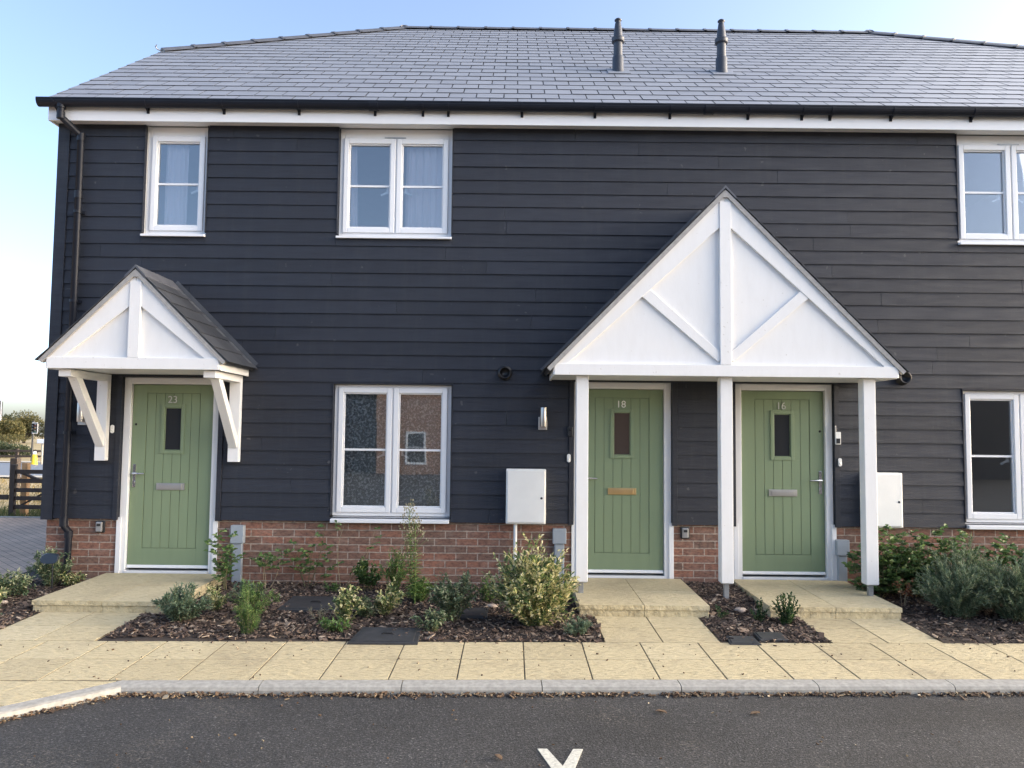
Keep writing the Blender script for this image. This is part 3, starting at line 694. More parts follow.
def walllight(x, label):
    t = thing('wall_light', (x,-.046,1.66), label, 'wall light', 'wall lights beside the doors')
    mb = MB(); mb.box(x-.045, x+.045, -.062, -.046, 1.665, 1.80); mb.build('back_plate', M['steel'], t, bevel=.003)
    mb = MB(); mb.lathe((x+.005,-.105,1.70), [(.033,0),(.034,.003),(.034,.195),(.033,.198),(.026,.198),(.026,.17),(0,.17)], 20); mb.box(x-.012, x+.02, -.09, -.062, 1.74, 1.77); mb.build('lamp_cylinder', M['steel'], t)
    return t
walllight(.325, 'silver cylinder wall light above the meter cabinet with the pipe')
walllight(-4.485, 'silver cylinder wall light beside the black downpipe')
def bell(x, z, label, y=-.046):
    mb = MB(); pr = []
    for i in range(24):
        t = 2*math.pi*i/24; pr.append((x + .019*math.cos(t), y, z + .019*math.sin(t) + (.024 if math.sin(t) > 0 else -.024)))
    mb.prism(pr, (0,-.018,0)); o = mb.build('doorbell', M['lightwhite'], None, bevel=.004, label=label, cat='doorbell', group='white doorbells')
    mb = MB(); mb.lathe((x,y-.0185,z-.012), [(.011,0),(.011,.0025),(.0,.003)], 16, axis='y'); mb.build('button', M['cream'], o)
    return o
bell(-4.168, 1.627, 'white pill shaped doorbell left of the door under the bracketed canopy')
bell(.60, 1.374, 'white pill shaped doorbell beside the leftmost porch post')
bell(3.425, 1.36, 'white pill shaped doorbell beneath the small video doorbell')
t = thing('video_doorbell', (3.42,-.046,1.55), 'white and black video doorbell with a thin raised bracket by the rightmost door', 'video doorbell')
mb = MB(); mb.box(3.378, 3.436, -.066, -.047, 1.545, 1.675); mb.build('bell_body', M['lightwhite'], t, bevel=.005)
mb = MB(); mb.box(3.386, 3.428, -.071, -.0665, 1.555, 1.608); mb.build('camera_lens', M['darkplastic'], t, bevel=.004)
mb = MB(); mb.box(3.378, 3.390, -.060, -.047, 1.676, 1.74); mb.build('bracket', M['steel'], t, bevel=.002)
t = thing('black_doorbell', (.625,-.046,1.55), 'small black doorbell camera partly behind the leftmost porch post', 'doorbell camera')
mb = MB(); mb.box(.585, .64, -.075, -.047, 1.60, 1.70); mb.build('bell_body', M['darkplastic'], t, bevel=.008)
mb = MB(); mb.lathe((.612,-.076,1.67), [(.014,0),(.012,.006),(0,.006)], 14, axis='y'); mb.build('camera_lens', M['black'], t)
def keysafe(x, z, label):
    t = thing('key_safe', (x,-.002,z-.06), label, 'key safe', 'key safes on the brick base')
    mb = MB(); mb.box(x-.047, x+.05, -.028, -.002, z-.062, z+.06); mb.build('back_case', M['darkplastic'], t, bevel=.010)
    mb = MB(); mb.box(x-.033, x+.033, -.052, -.029, z-.052, z+.052); f = mb.build('front_cover', M['keygrey'], t, bevel=.010)
    mb = MB(); mb.box(x-.02, x+.02, -.056, -.0525, z+.008, z+.034); mb.build('dial', M['darkplastic'], f, bevel=.003)
    return t
keysafe(-4.27, .612, 'grey key safe on the brick right of the black downpipe')
keysafe(1.815, .612, 'grey key safe on the brick between the two porch doors')
def duct(x, w, zt, zm, label):
    t = thing('duct_cover', (x,-.002,.02), label, 'duct cover', 'grey cable duct covers')
    mb = MB(); mb.box(x-w/2, x+w/2, -.075, -.002, zm, zt); mb.build('duct_box', M['greybox'], t, bevel=.006)
    mb = MB(); mb.box(x-w*.36, x+w*.36, -.058, -.002, .0, zm-.001); mb.build('duct_channel', M['greybox'], t, bevel=.008)
duct(-2.827, .135, .645, .46, 'grey cable duct cover behind the spindly rose beside the bracketed door')
duct(.508, .14, .645, .49, 'grey cable duct cover behind the large cream edged shrub')
duct(3.44, .13, .56, .40, 'grey cable duct cover behind the rightmost porch post')
# curtains
def curtain(x0, x1, z0, z1, y, amp, waves, mat, label, name='curtain', lean=0):
    mb = MB(); n = max(12, int((x1-x0)*90)); r = random.Random(int(x0*1000)); ph = r.random()*6; vs = []
    for k in range(9):
        z = z0 + (z1-z0)*k/8
        for i in range(n+1):
            u = i/n; x = x0 + (x1-x0)*u*(1 - lean*(1-k/8)*.0) + lean*(k/8-.5)*u
            vs.append((x, y + amp*math.sin(2*math.pi*waves*u + ph + .5*math.sin(k*.5)) + amp*.5*math.sin(2*math.pi*waves*2.3*u + ph*2), z))
    fs = [(k*(n+1)+i, k*(n+1)+i+1, (k+1)*(n+1)+i+1, (k+1)*(n+1)+i) for k in range(8) for i in range(n)]
    mb.add(vs, fs, 0, True); o = mb.build(name, mat, None, label=label, cat='curtain')
    so = o.modifiers.new('thickness', 'SOLIDIFY'); so.thickness = .002
    return o
curtain(-3.80, -3.56, 3.62, 4.86, .13, .020, 3, M['curtain'], 'pale pink white curtain in the small upper window')
curtain(-1.84, -1.70, 3.62, 4.86, .13, .014, 2, M['curtain'], 'narrow white curtain at the left of the wide upper window', lean=-.04)
curtain(-1.18, -.72, 3.62, 4.86, .14, .02, 5, M['curtain'], 'wide white curtain filling the right of the wide upper window')
curtain(-1.84, -.66, .78, 2.1, .115, .003, 4, M['lace'], 'patterned net hung across the lower left window', name='net_curtain')
mb = MB(); mb.lathe((-1.42,.19,.74), [(.05,0),(.06,.02),(.062,.10),(.055,.11),(.0,.11)], 16); mb.build('pot', M['lightwhite'], None, label='small white pot on the sill behind the patterned net', cat='pot')

# ================================================================== GROUND
def yb(x): return -2.0 + .0265*(x - .5)           # back edge of the footway
def yk(x): return -2.865 + .0335*(x - .1)         # footway against the kerb
KA = Vector((-2.53, yk(-2.53)))                   # where the kerb splays
KD = Vector((-.72, -.70)).normalized()            # direction of the splay, towards the lower left
def clip(poly, a, b, c):                          # keep a*x + b*y <= c
    out = []
    for i in range(len(poly)):
        p, q = poly[i], poly[(i+1) % len(poly)]
        fp, fq = a*p[0]+b*p[1]-c, a*q[0]+b*q[1]-c
        if fp <= 0: out.append(p)
        if fp*fq < 0: t = fp/(fp-fq); out.append((p[0]+(q[0]-p[0])*t, p[1]+(q[1]-p[1])*t))
    return out
def slab(mb, poly, gap=.005, top=0., thick=.05, zf=None, jit=0):
    if len(poly) < 3: return
    cx = sum(p[0] for p in poly)/len(poly); cy = sum(p[1] for p in poly)/len(poly)
    area = sum(poly[i][0]*poly[(i+1) % len(poly)][1]-poly[(i+1) % len(poly)][0]*poly[i][1] for i in range(len(poly)))
    if abs(area) < .01: return
    if area < 0: poly = poly[::-1]
    def shrink(k):
        out = []
        for i in range(len(poly)):
            p0, p, p1 = Vector(poly[i-1]), Vector(poly[i]), Vector(poly[(i+1) % len(poly)])
            a = (p - p0).normalized(); b = (p1 - p).normalized(); na = Vector((-a.y, a.x)); nb = Vector((-b.y, b.x))
            n = na + nb; den = max(.3, 1 + na.dot(nb)); out.append(p + n*(k/den))
        return out
    f = zf or pz; n = len(poly)
    A = shrink(gap); Bq = shrink(gap + .0012)
    tx, ty = jit*rnd.uniform(-1,1), jit*rnd.uniform(-1,1)
    h = lambda p: f(p.y) + top + tx*(p.x-cx) + ty*(p.y-cy)
    v = [(p.x,p.y,h(p)-thick) for p in A] + [(p.x,p.y,h(p)-.0012) for p in A] + [(p.x,p.y,h(p)) for p in Bq]
    mb.add(v, [tuple(range(2*n,3*n))] + [(i,(i+1)%n,n+(i+1)%n,n+i) for i in range(n)] + [(n+i,n+(i+1)%n,2*n+(i+1)%n,2*n+i) for i in range(n)])
mb = MB(); P_ = .4545
for k in range(-16, 22):
    xa = .107 + P_*k; xb = xa + P_
    for row in range(2):
        ya = lambda x: yb(x) + (yk(x)-yb(x))*row/2
        yc = lambda x: yb(x) + (yk(x)-yb(x))*(row+1)/2
        poly = [(xa,yc(xa)),(xb,yc(xb)),(xb,ya(xb)),(xa,ya(xa))]
        if xa < -5.4: continue
        slab(mb, poly, jit=.003)
    if xb <= KA.x + .5:
        for row in range(2, 8):
            ya = yk(xa) - (row-2)*.44; poly = [(xa-.2*(row-1),ya-.44),(xb-.2*(row-1),ya-.44),(xb-.2*(row-2),ya),(xa-.2*(row-2),ya)]
            nx, ny = -KD.y, KD.x   # outside of the kerb
            if nx*1 + ny*-1 < 0: nx, ny = -nx, -ny
            poly = clip(poly, nx, ny, nx*KA.x + ny*KA.y - .002); poly = clip(poly, -1, 0, 5.6)
            poly = clip(poly, 0, 1, yk(-3))
            slab(mb, poly, jit=.002)
# the three garden paths
for x0, x1, ye in ((-4.09,-3.18,-1.26),(.745,1.66,-1.17),(2.54,3.43,-1.15)):
    xm = (x0+x1)/2; y0 = yb(xm)
    rows = 2 if x0 < 0 else 2
    for a, b in ((x0,xm),(xm,x1)):
        for i in range(rows):
            f0 = lambda x: yb(x) + (ye - yb(x))*i/rows; f1 = lambda x: yb(x) + (ye - yb(x))*(i+1)/rows
            slab(mb, [(a,f0(a)),(b,f0(b)),(b,f1(b)),(a,f1(a))], jit=.003)
pav = mb.build('pavement', M['slab'], None, kind='structure')
mb = MB()
v = [(-5.6,-6.2),(KA.x+KD.x*4.4+.0,KA.y+KD.y*4.4),(KA.x,KA.y),(10.2,yk(10.2)),(10.2,yb(10.2)),(-5.6,yb(-5.6))]
mb.add([(x,y,pz(y)-.004) for x,y in v], [tuple(range(6))])
for x0, x1, ye in ((-4.09,-3.18,-1.26),(.745,1.66,-1.17),(2.54,3.43,-1.15)): mb.add([(x,y,pz(y)-.004) for x,y in ((x0,yb(x0)+.001),(x1,yb(x1)+.001),(x1,ye),(x0,ye))], [(0,1,2,3)])
mb.build('pavement_bedding', M['bed_sand'], None, kind='structure')
# door steps
def step(x0, x1, yf, label):
    t = thing('doorstep', ((x0+x1)/2, yf/2, 0), label, 'doorstep', 'stone steps at the front doors')
    zt = lambda y: .142 + .010*y
    mb = MB(); xm = (x0+x1)/2; ym = yf/2
    for a, b in ((x0,xm),(xm,x1)):
        for c, d in ((yf,ym),(ym,-.03)): slab(mb, [(a,c),(b,c),(b,d),(a,d)], gap=.0025, thick=.04, zf=zt, jit=.001)
    mb.build('step_slab', M['slab'], t)
    mb = MB()
    for a, b in ((x0+.008,xm-.001),(xm+.001,x1-.008)): mb.box(a, b, yf+.012, -.05, -.1, zt(yf)-.0405)
    mb.build('riser', M['slab'], t, bevel=.004)
step(-4.18, -2.95, -1.275, 'stone doorstep below the bracketed canopy')
step(.61, 1.765, -1.225, 'stone doorstep at the door with the brass letter plate')
step(2.29, 3.46, -1.225, 'stone doorstep at the door numbered 16')
# kerb
mb = MB()
def kerbrun(p, d, n, L=.915, first=None):
    d = Vector(d).normalized(); out = Vector((d.y, -d.x))
    if out.y > 0: out = -out
    for i in range(n):
        a = p + d*(L*i + .003); b = p + d*(L*(i+1) - .003)
        if i == 0: a = p + d*.0
        prof = [(0,-.16),(0,-.002),(.004,.001),(.092,-.001),(.114,-.008),(.124,-.026),(.126,-.16)]
        k = (first if (first is not None and i == 0) else 0)
        def ring(c, sh): return [(c.x+out.x*o+d.x*sh*o, c.y+out.y*o+d.y*sh*o, pz(c.y+out.y*o)+h) for o, h in prof]
        ra, rb_ = ring(a, k), ring(b, 0); n_ = len(prof)
        mb.add(ra+rb_, [tuple(range(n_)), tuple(range(n_,2*n_))[::-1]] + [(j,n_+j,n_+(j+1)%n_,(j+1)%n_) for j in range(n_)])
kerbrun(KA, (1,.0335), 14, first=.38); kerbrun(KA, KD, 6, first=-.38)
mb.build('kerb', M['kerb'], None, kind='structure')
# the carriageway, the drive and the wider ground
RZ = -.058
mb = MB()
nx_, ny_ = 60, 20
mb.add([(-22,-24,RZ-.02),(24,-24,RZ-.02),(24,yk(24)-.05,RZ),(KA.x,KA.y-.06,RZ),(KA.x+KD.x*5,KA.y+KD.y*5,RZ),(-22,KA.y+KD.y*5,RZ)], [(0,1,2,3,4,5)])
mb.build('road', M['asphalt'], None, kind='structure')
def gz(y):
    if y < 7: return -.075
    if y < 40: return -.075 - (y-7)/33*.42
    return -.495 - (y-40)*.0125
mb = MB()
ys = [-900,-60,-24,-6,5.95,7,10,14,20,28,40,60,90,140,220,320,500,900,2500]
xs_ = [-2500,-300,-80,-30,-12,-5,3,12,40,120,400,2500]
vs = [(x,y,gz(y)-.01 if y > 0 else -.30) for y in ys for x in xs_]; W_ = len(xs_)
mb.add(vs, [(j*W_+i, j*W_+i+1, (j+1)*W_+i+1, (j+1)*W_+i) for j in range(len(ys)-1) for i in range(W_-1)])
mb.build('ground', M['ground'], None, kind='structure')
mb = MB(); mb.box(-16, -5.28, -6.2, 5.86, -.30, .0); mb.box(-5.279, 9.3, 9.3, 13, -.3, -.0); mb.build('block_paved_drive', M['block'], None, kind='structure')
mb = MB()
for i in range(12): mb.box(-16+i*.915+.003, -16+(i+1)*.915-.003, 5.865, 5.99, -.25, .012)
mb.build('edging_kerb', M['kerb'], None, kind='structure', bevel=.01)
mb = MB(); vs = []
for y in (21, 25, 30, 35): vs += [(-140,y,gz(y)+.02),(60,y,gz(y)+.02)]
mb.add(vs, [(0,1,3,2),(2,3,5,4),(4,5,7,6)]); mb.build('distant_road', M['farroad'] if 'farroad' in M else simple('far_road', (.15,.16,.18), .6), None, kind='structure')
mb = MB()
for y0, y1 in ((19.6,20.9),(35.1,37.2)): mb.add([(-140,y0,gz(y0)+.05),(60,y0,gz(y0)+.05),(60,y1,gz(y1)+.05),(-140,y1,gz(y1)+.05)], [(0,1,2,3)])
mb.build('distant_footpath', simple('pale_path', (.42,.38,.31), .9), None, kind='structure')
# soil of the planting beds
def bedz(x, y):
    n = noise.noise(Vector((x*3.1, y*3.1, 2.2)))*.018 + noise.noise(Vector((x*9, y*9, 5)))*.008
    z = pz(y) - .004 + n*.8
    if 1.76 < x < 2.3: z += .05*max(0, min(1, (y+1.15)/.35))
    edge = min(1, max(0, (y - yb(x))/.04)); return z*edge + (pz(y)-.006)*(1-edge)
BEDS = [(-5.28,-4.1,-2.05,.0),(-5.28,-4.88,0,5.8),(-3.17,.74,-2.0,.0),(-3.0,.61,-.9,.0),(1.67,2.53,-1.95,-.0),(3.44,9.0,-1.9,.0)]
mb = MB()
def grid(x0, x1, y0, y1, st=.05):
    nx = max(2, int((x1-x0)/st)); ny = max(2, int((y1-y0)/st))
    vs = []
    for j in range(ny+1):
        for i in range(nx+1):
            x = x0+(x1-x0)*i/nx; lo = yb(x) + .003 if y0 < -1.5 else y0; y = lo+(y1-lo)*j/ny; vs.append((x, y, bedz(x, y)))
    mb.add(vs, [(j*(nx+1)+i, j*(nx+1)+i+1, (j+1)*(nx+1)+i+1, (j+1)*(nx+1)+i) for j in range(ny) for i in range(nx)], 0, True)
grid(-5.28,-4.095,-2.05,-.0); grid(-5.28,-4.86,.001,5.8,.1); grid(-3.175,.74,-2.0,.0); grid(1.665,2.535,-1.95,.0); grid(3.435,9.0,-1.9,.0,.08)
mb.build('planting_bed', M['soil'], None, kind='structure')
# bark mulch on the beds
def chip(mb, x, y, z, L, w, r):
    a = r.uniform(0, 2*math.pi); t = r.uniform(-.45,.45); u = r.uniform(-.4,.4); th = r.uniform(.003,.008)
    d = Vector((math.cos(a)*math.cos(t), math.sin(a)*math.cos(t), math.sin(t))); s = Vector((-math.sin(a), math.cos(a), u)).normalized(); n = d.cross(s).normalized()
    if n.z < 0: n = -n
    c = Vector((x,y,z)); k = r.uniform(.4,1); b = r.uniform(-.15,.15)
    q = [c-d*L-s*w*k, c+d*L*.9-s*w+s*b*w, c+d*L+s*w*k*.6, c-d*L*.8+s*w]
    mb.hexa(q, [p+n*th for p in q])
mb = MB(); r = random.Random(21)
STEPS = ((-4.18,-2.95,-1.275),(.61,1.765,-1.225),(2.29,3.46,-1.225))
def inbed(x, y):
    if y > -.02 or y < yb(x) + .01 : return False
    return not any(a < x < b and y > f for a, b, f in STEPS)
for (x0,x1,y0,y1), dens in zip(BEDS, (1500,0,1700,0,2000,900)):
    for _ in range(int((x1-x0)*(y1-y0)*dens)):
        x, y = r.uniform(x0,x1), r.uniform(y0,y1)
        if not inbed(x, y) or (x > 5.6): continue
        L = .5*min(.10, max(.010, r.lognormvariate(-3.68,.55))); chip(mb, x, y, bedz(x,y)+r.uniform(.001,.014), L, L*r.uniform(.25,.6), r)
for x0, x1 in ((-3.15,.72),(1.7,2.5),(-5,-4.15),(3.5,4.8)):      # a few on the edge of the slabs
    for _ in range(int((x1-x0)*9)):
        x = r.uniform(x0,x1); y = yb(x) - abs(r.gauss(0,.035)); L = r.uniform(.004,.014); chip(mb, x, y, pz(y)+.003, L, L*.5, r)
mb.build('bark_mulch', M['bark'], None, kind='stuff')
mb = MB(); r = random.Random(4)
for _ in range(3600):
    if r.random() < .82: x = r.uniform(-2.6,6); bx_, by_, o_ = x, yk(x)-.127, Vector((0,-1))
    else:
        t = r.uniform(0,2.6); p = KA + KD*t; o_ = Vector((-KD.y,KD.x)); o_ = o_ if o_.y < 0 else -o_; bx_, by_ = p.x+o_.x*.127, p.y+o_.y*.127
    dens = .5+.5*noise.noise(Vector((bx_*1.7,0,0)))+.25*noise.noise(Vector((bx_*6,3,0)))
    if r.random() > dens*1.3 and r.random() > .15: continue
    dd = abs(r.gauss(0,.028)); L = .5*min(.07, max(.006, r.lognormvariate(-4.15,.55)))
    chip(mb, bx_+o_.x*dd, by_+o_.y*dd, RZ+.004+r.uniform(0,.01)*max(0,1-dd*18), L, L*r.uniform(.3,.6), r)
for _ in range(160):
    x, y = r.uniform(-4,5), r.uniform(-5.5,-3.1); L = r.uniform(.003,.008); chip(mb, x, y, RZ+.002, L, L*.6, r)
for _ in range(110):
    x = r.uniform(-4,5); y = r.uniform(yk(x), yb(x)); L = r.uniform(.003,.009); chip(mb, x, y, pz(y)+.002, L, L*.6, r)
mb.build('leaf_litter', M['litter'], None, kind='stuff')
# road marking
mb = MB(); zt = RZ + .004; y0, y1 = -3.845, -4.235; xl, xr, w = .157, .403, .053; xm = (xl+xr)/2
def mk(q): mb.hexa([(x,y,RZ-.003) for x,y in q], [(x,y,RZ+.004) for x,y in q])
yi = y0 - (y0-y1)*(xm-xl-w)/(xm-xl-.012) ; yi = -4.057
mk([(xl,y0),(xm-.018,y1),(xm,y1),(xm,yi),(xl+w,y0)][::1]) if False else None
for poly in ([(xl,y0),(xm-.02,y1),(xm,y1),(xm,yi),(xl+w,y0)], [(xr,y0),(xr-w,y0),(xm,yi),(xm,y1),(xm+.02,y1)]):
    mb.prism([(x,y,RZ-.003) for x,y in poly], (0,0,.005))
mb.build('road_marking', M['thermo'], None, label='white painted letter V on the dark road', cat='road marking')
# drain and chamber covers
def cover(poly, z, label, lift=.012, grip=True):
    t = thing('chamber_cover', (sum(p[0] for p in poly)/4, sum(p[1] for p in poly)/4, z), label, 'chamber cover', 'dark chamber covers')
    mb = MB(); c = Vector((sum(p[0] for p in poly)/4, sum(p[1] for p in poly)/4))
    q = [Vector(p) for p in poly]
    mb.hexa([(p.x,p.y,z-.03+.02*(p.y-c.y)) for p in q], [(p.x,p.y,z+lift+.02*(p.y-c.y)) for p in q]); mb.build('cover_frame', M['drain'], t, bevel=.004)
    mb = MB(); i = [c + (p-c)*.86 for p in q]; mb.hexa([(p.x,p.y,z+lift-.004+.02*(p.y-c.y)) for p in i], [(p.x,p.y,z+lift+.005+.02*(p.y-c.y)) for p in i]); l = mb.build('lid', M['drain'], t, bevel=.003)
    if grip:
        mb = MB(); zz = z+lift+.0052; mb.tube([(c.x-.05,c.y,zz),(c.x-.03,c.y+.0,zz+.009),(c.x+.03,c.y,zz+.009),(c.x+.05,c.y,zz)], .006, 8); mb.build('grip', M['rubber'], l)
cover([(-1.235,-2.13),(-.70,-2.12),(-.715,-1.70),(-1.20,-1.69)], .020, 'large dark chamber cover set at the footway edge below the lower window')
cover([(-2.06,-1.19),(-1.50,-1.17),(-1.50,-.68),(-2.06,-.67)], .045, 'dark chamber cover in the bark mulch nearer the brick wall')
cover([(-.53,-1.36),(-.19,-1.36),(-.19,-1.03),(-.53,-1.03)], .036, 'dark chamber cover in the mulch between the two largest left shrubs', grip=False)
cover([(1.71,-2.03),(1.955,-2.035),(1.955,-1.81),(1.74,-1.81)], .012, 'small dark cover cut into the footway edge in front of the middle post', grip=False)
cover([(1.975,-1.93),(2.205,-1.92),(2.215,-1.72),(1.985,-1.72)], .022, 'small dark cover behind the footway edge, below the little clipped shrub', grip=False)
# loose stones and leaves one can pick out
for x, y, s, lab in ((-.16,-.95,.045,'pinkish stone beside the large cream edged shrub'), (2.08,-1.05,.05,'pale stone lying on the mulch left of the little dark shrub'), (2.0,-.62,.03,'small pale stone on the mulch near the middle post foot'), (-4.62,-.98,.04,'tan stone in the left bed near the solar light'), (-4.72,-1.2,.022,'tiny white stone in the left bed')):
    mb = MB(); rr = random.Random(int(x*99)); vs = []; fs = []
    for i in range(5):
        ph = -math.pi/2 + math.pi*i/4
        for j in range(8):
            a = 2*math.pi*j/8; q = s*rr.uniform(.75,1.1); vs.append((x+q*math.cos(a)*math.cos(ph)*1.2, y+q*math.sin(a)*math.cos(ph), bedz(x,y)+s*.3+q*.55*math.sin(ph)))
    fs = [(i*8+j, i*8+(j+1)%8, (i+1)*8+(j+1)%8, (i+1)*8+j) for i in range(4) for j in range(8)]
    mb.add(vs, fs, 0, True); mb.build('stone', M['stone1'] if 'stone1' in M else M.setdefault('stone1', simple('pale_stone', (.42,.34,.28), .85, var=.2, nscale=30)), None, label=lab, cat='stone')
for x, y, lab in ((.30-.35,-3.98,'curled brown leaf on the road left of the white letter'), (.93,-3.30,'small grey brown leaf on the road near the kerb'), (1.50,-3.31,'pale tan leaf on the road nearest the right')):
    mb = MB(); a = rnd.uniform(0,6); d = Vector((math.cos(a),math.sin(a),0)); s = Vector((-d.y,d.x,0)); c = Vector((x,y,RZ+.006)); L = .035; wv = .016; pts = []
    for k in range(7):
        u = k/6*2-1; ww = wv*(1-u*u)**.7; pts.append((c+d*L*u-s*ww+Vector((0,0,.010*(ww/wv)))+Vector((0,0,.006*abs(u))), c+d*L*u+Vector((0,0,.006*abs(u))), c+d*L*u+s*ww+Vector((0,0,.012*(ww/wv)))))
    vs = [p for t3 in pts for p in t3]; mb.add(vs, [(k*3+i,k*3+i+1,k*3+i+4,k*3+i+3) for k in range(6) for i in range(2)], 0, True)
    o = mb.build('fallen_leaf', M['litter'], None, label=lab, cat='leaf'); sm = o.modifiers.new('thickness','SOLIDIFY'); sm.thickness = .0015

# ================================================================== PLANTS
def leaf(mb, p, d, up, L, w, fold=.35, mat=0, droop=.15):
    d = d.normalized(); s = d.cross(up)
    if s.length < 1e-4: s = d.cross(Vector((1,0,0)))
    s.normalize(); n = s.cross(d).normalized()
    tip = p + d*L - n*L*droop; a = p + d*L*.3 + n*w*fold*.5; b = p + d*L*.68 + n*(w*fold*.4 - L*droop*.4)
    mb.add([p, p+d*L*.3+s*w*.5+n*w*fold, p+d*L*.68+s*w*.42+n*(w*fold-L*droop*.4), tip, p+d*L*.68-s*w*.42+n*(w*fold-L*droop*.4), p+d*L*.3-s*w*.5+n*w*fold, p+d*L*.5-n*L*droop*.15],
           [(0,6,2,1),(6,3,2),(0,5,4,6),(6,4,3)], mat, False)
def rv(r): 
    return Vector((r.gauss(0,1), r.gauss(0,1), r.gauss(0,1))).normalized()
def curve(p, q, r, wob=.06, n=6, bend=0):
    p, q = Vector(p), Vector(q); L = (q-p).length; side = rv(r)*L*wob; out = Vector((q.x-p.x, q.y-p.y, 0))
    pts = []
    for i in range(n+1):
        t = i/n; pts.append(p.lerp(q, t) + side*math.sin(math.pi*t) - out*bend*math.sin(math.pi*t))
    return pts
def along(pts, t):
    k = min(int(t*(len(pts)-1)), len(pts)-2); f = t*(len(pts)-1) - k
    return pts[k].lerp(pts[k+1], f), (pts[k+1]-pts[k]).normalized()
def shrub(name, label, cat, base, rx, ry, h, lm, n=40, per=26, L=.04, w=.018, seed=1, upness=.55, stemmat=None, start=.3, twigs=2, jit=.3, stem_r=.003, group=None, lean=(0,0), extra=None, sq=1.0, hvar=.35):
    """bushy plant: curved stems from the base, side twigs, a leaf pair at every node"""
    r = random.Random(seed); base = Vector(base); t = thing(name, base, label, cat, group); ms = MB(); ml = MB()
    for i in range(n):
        a = 2*math.pi*r.random(); q = math.sqrt(r.random())
        hh = h*(1 - .45*q**2)*(1 - hvar*r.random())
        end = base + Vector((rx*q*math.cos(a) + lean[0]*hh, ry*q*math.sin(a) + lean[1]*hh, hh))
        st = base + Vector((rx*.22*q*math.cos(a), ry*.22*q*math.sin(a), -.02))
        pts = curve(st, end, r, .07, 6, .18); ms.tube(pts, [stem_r*(1-.7*k/6) for k in range(7)], 5, caps=False)
        shoots = [(pts, start, per)]
        for _ in range(twigs):
            tt = r.uniform(.35,.85); p, d = along(pts, tt); q2 = p + (d + rv(r)*.75 + Vector((0,0,.25))).normalized()*h*r.uniform(.12,.28)
            if q2.z < base.z + .03: continue
            tp = curve(p, q2, r, .06, 3); ms.tube(tp, [stem_r*.5]*4, 4, caps=False); shoots.append((tp, .1, max(4, per//2)))
        for sp, s0, m in shoots:
            for k in range(m):
                u = s0 + (1-s0)*(k+.5*r.random())/m; p, d = along(sp, min(.999,u)); ang = k*1.9 + r.random()*.8
                o = d.cross(Vector((math.cos(ang), math.sin(ang), .3))).normalized()
                ld = (o*(1-upness) + d*upness + rv(r)*jit).normalized(); ss = r.uniform(.65,1.15)*(1-.35*max(0,u-.8)/.2)
                leaf(ml, p, ld, (Vector((0,0,1)) + rv(r)*.4), L*ss, w*ss)
    ms.build('stem', stemmat or M['stem'], t); ml.build('foliage', lm, t)
    if extra: extra(t, r)
    return t
# cream edged evergreen shrubs
shrub('variegated_shrub', 'large cream and green variegated shrub left of the leftmost porch post', 'shrub', (.205,-1.52,.02), .40,.34,.78, M['euo'], 135, 20, .046,.022, 3, .66, twigs=3, start=.08, hvar=.62)
shrub('variegated_shrub', 'small bright cream and green shrub beside the large chamber cover', 'shrub', (-1.38,-1.52,.02), .17,.17,.36, M['euo'], 20, 16, .042,.02, 4, .5, twigs=2, start=.2)
shrub('variegated_shrub', 'pale yellow edged shrub leaning right, just behind the small bright shrub below the window', 'shrub', (-1.10,-1.28,.025), .17,.14,.33, M['euo'], 17, 15, .042,.02, 5, .5, twigs=2, start=.2, lean=(.25,.1))
shrub('variegated_shrub', 'round grey green variegated shrub right of the tall weed', 'shrub', (-.49,-1.42,.025), .24,.2,.46, M['euo_dull'], 36, 18, .04,.018, 6, .5, twigs=2, start=.2)
shrub('variegated_shrub', 'low straggly pale shrub at the footway edge right of the large chamber cover', 'shrub', (-.62,-1.76,.02), .22,.12,.22, M['euo_dull'], 17, 12, .038,.018, 7, .45, twigs=2, start=.2, lean=(.2,0))
shrub('variegated_shrub', 'small round pale shrub between the blue green bush and the slender rose', 'shrub', (-2.62,-1.20,.03), .13,.12,.27, M['euo'], 16, 13, .04,.018, 8, .5, twigs=2, start=.2)
shrub('variegated_shrub', 'grey green shrub at the left edge of the photo', 'shrub', (-4.72,-.75,.03), .26,.24,.30, M['euo_dull'], 30, 15, .045,.02, 9, .45, twigs=3, start=.2)
shrub('variegated_shrub', 'tall loose grey green shrub left of the solar light', 'shrub', (-4.62,-.25,.04), .24,.2,.44, M['euo_dull'], 30, 15, .045,.02, 10, .5, twigs=3, start=.2)
shrub('variegated_shrub', 'low bright yellow green shrub in the front of the left bed', 'shrub', (-4.66,-1.12,.03), .17,.15,.24, M['euo'], 18, 13, .042,.02, 11, .45, twigs=2, start=.2)
shrub('variegated_shrub', 'small yellow edged shrub at the foot of the downpipe', 'shrub', (-4.43,-.25,.045), .15,.12,.19, M['euo'], 15, 11, .04,.019, 12, .45, twigs=2, start=.2)
shrub('variegated_shrub', 'tiny dull shrub in the left bed close to the footway', 'shrub', (-4.40,-1.45,.03), .14,.11,.11, M['euo_dull'], 9, 9, .032,.016, 13, .4, twigs=1, start=.2)
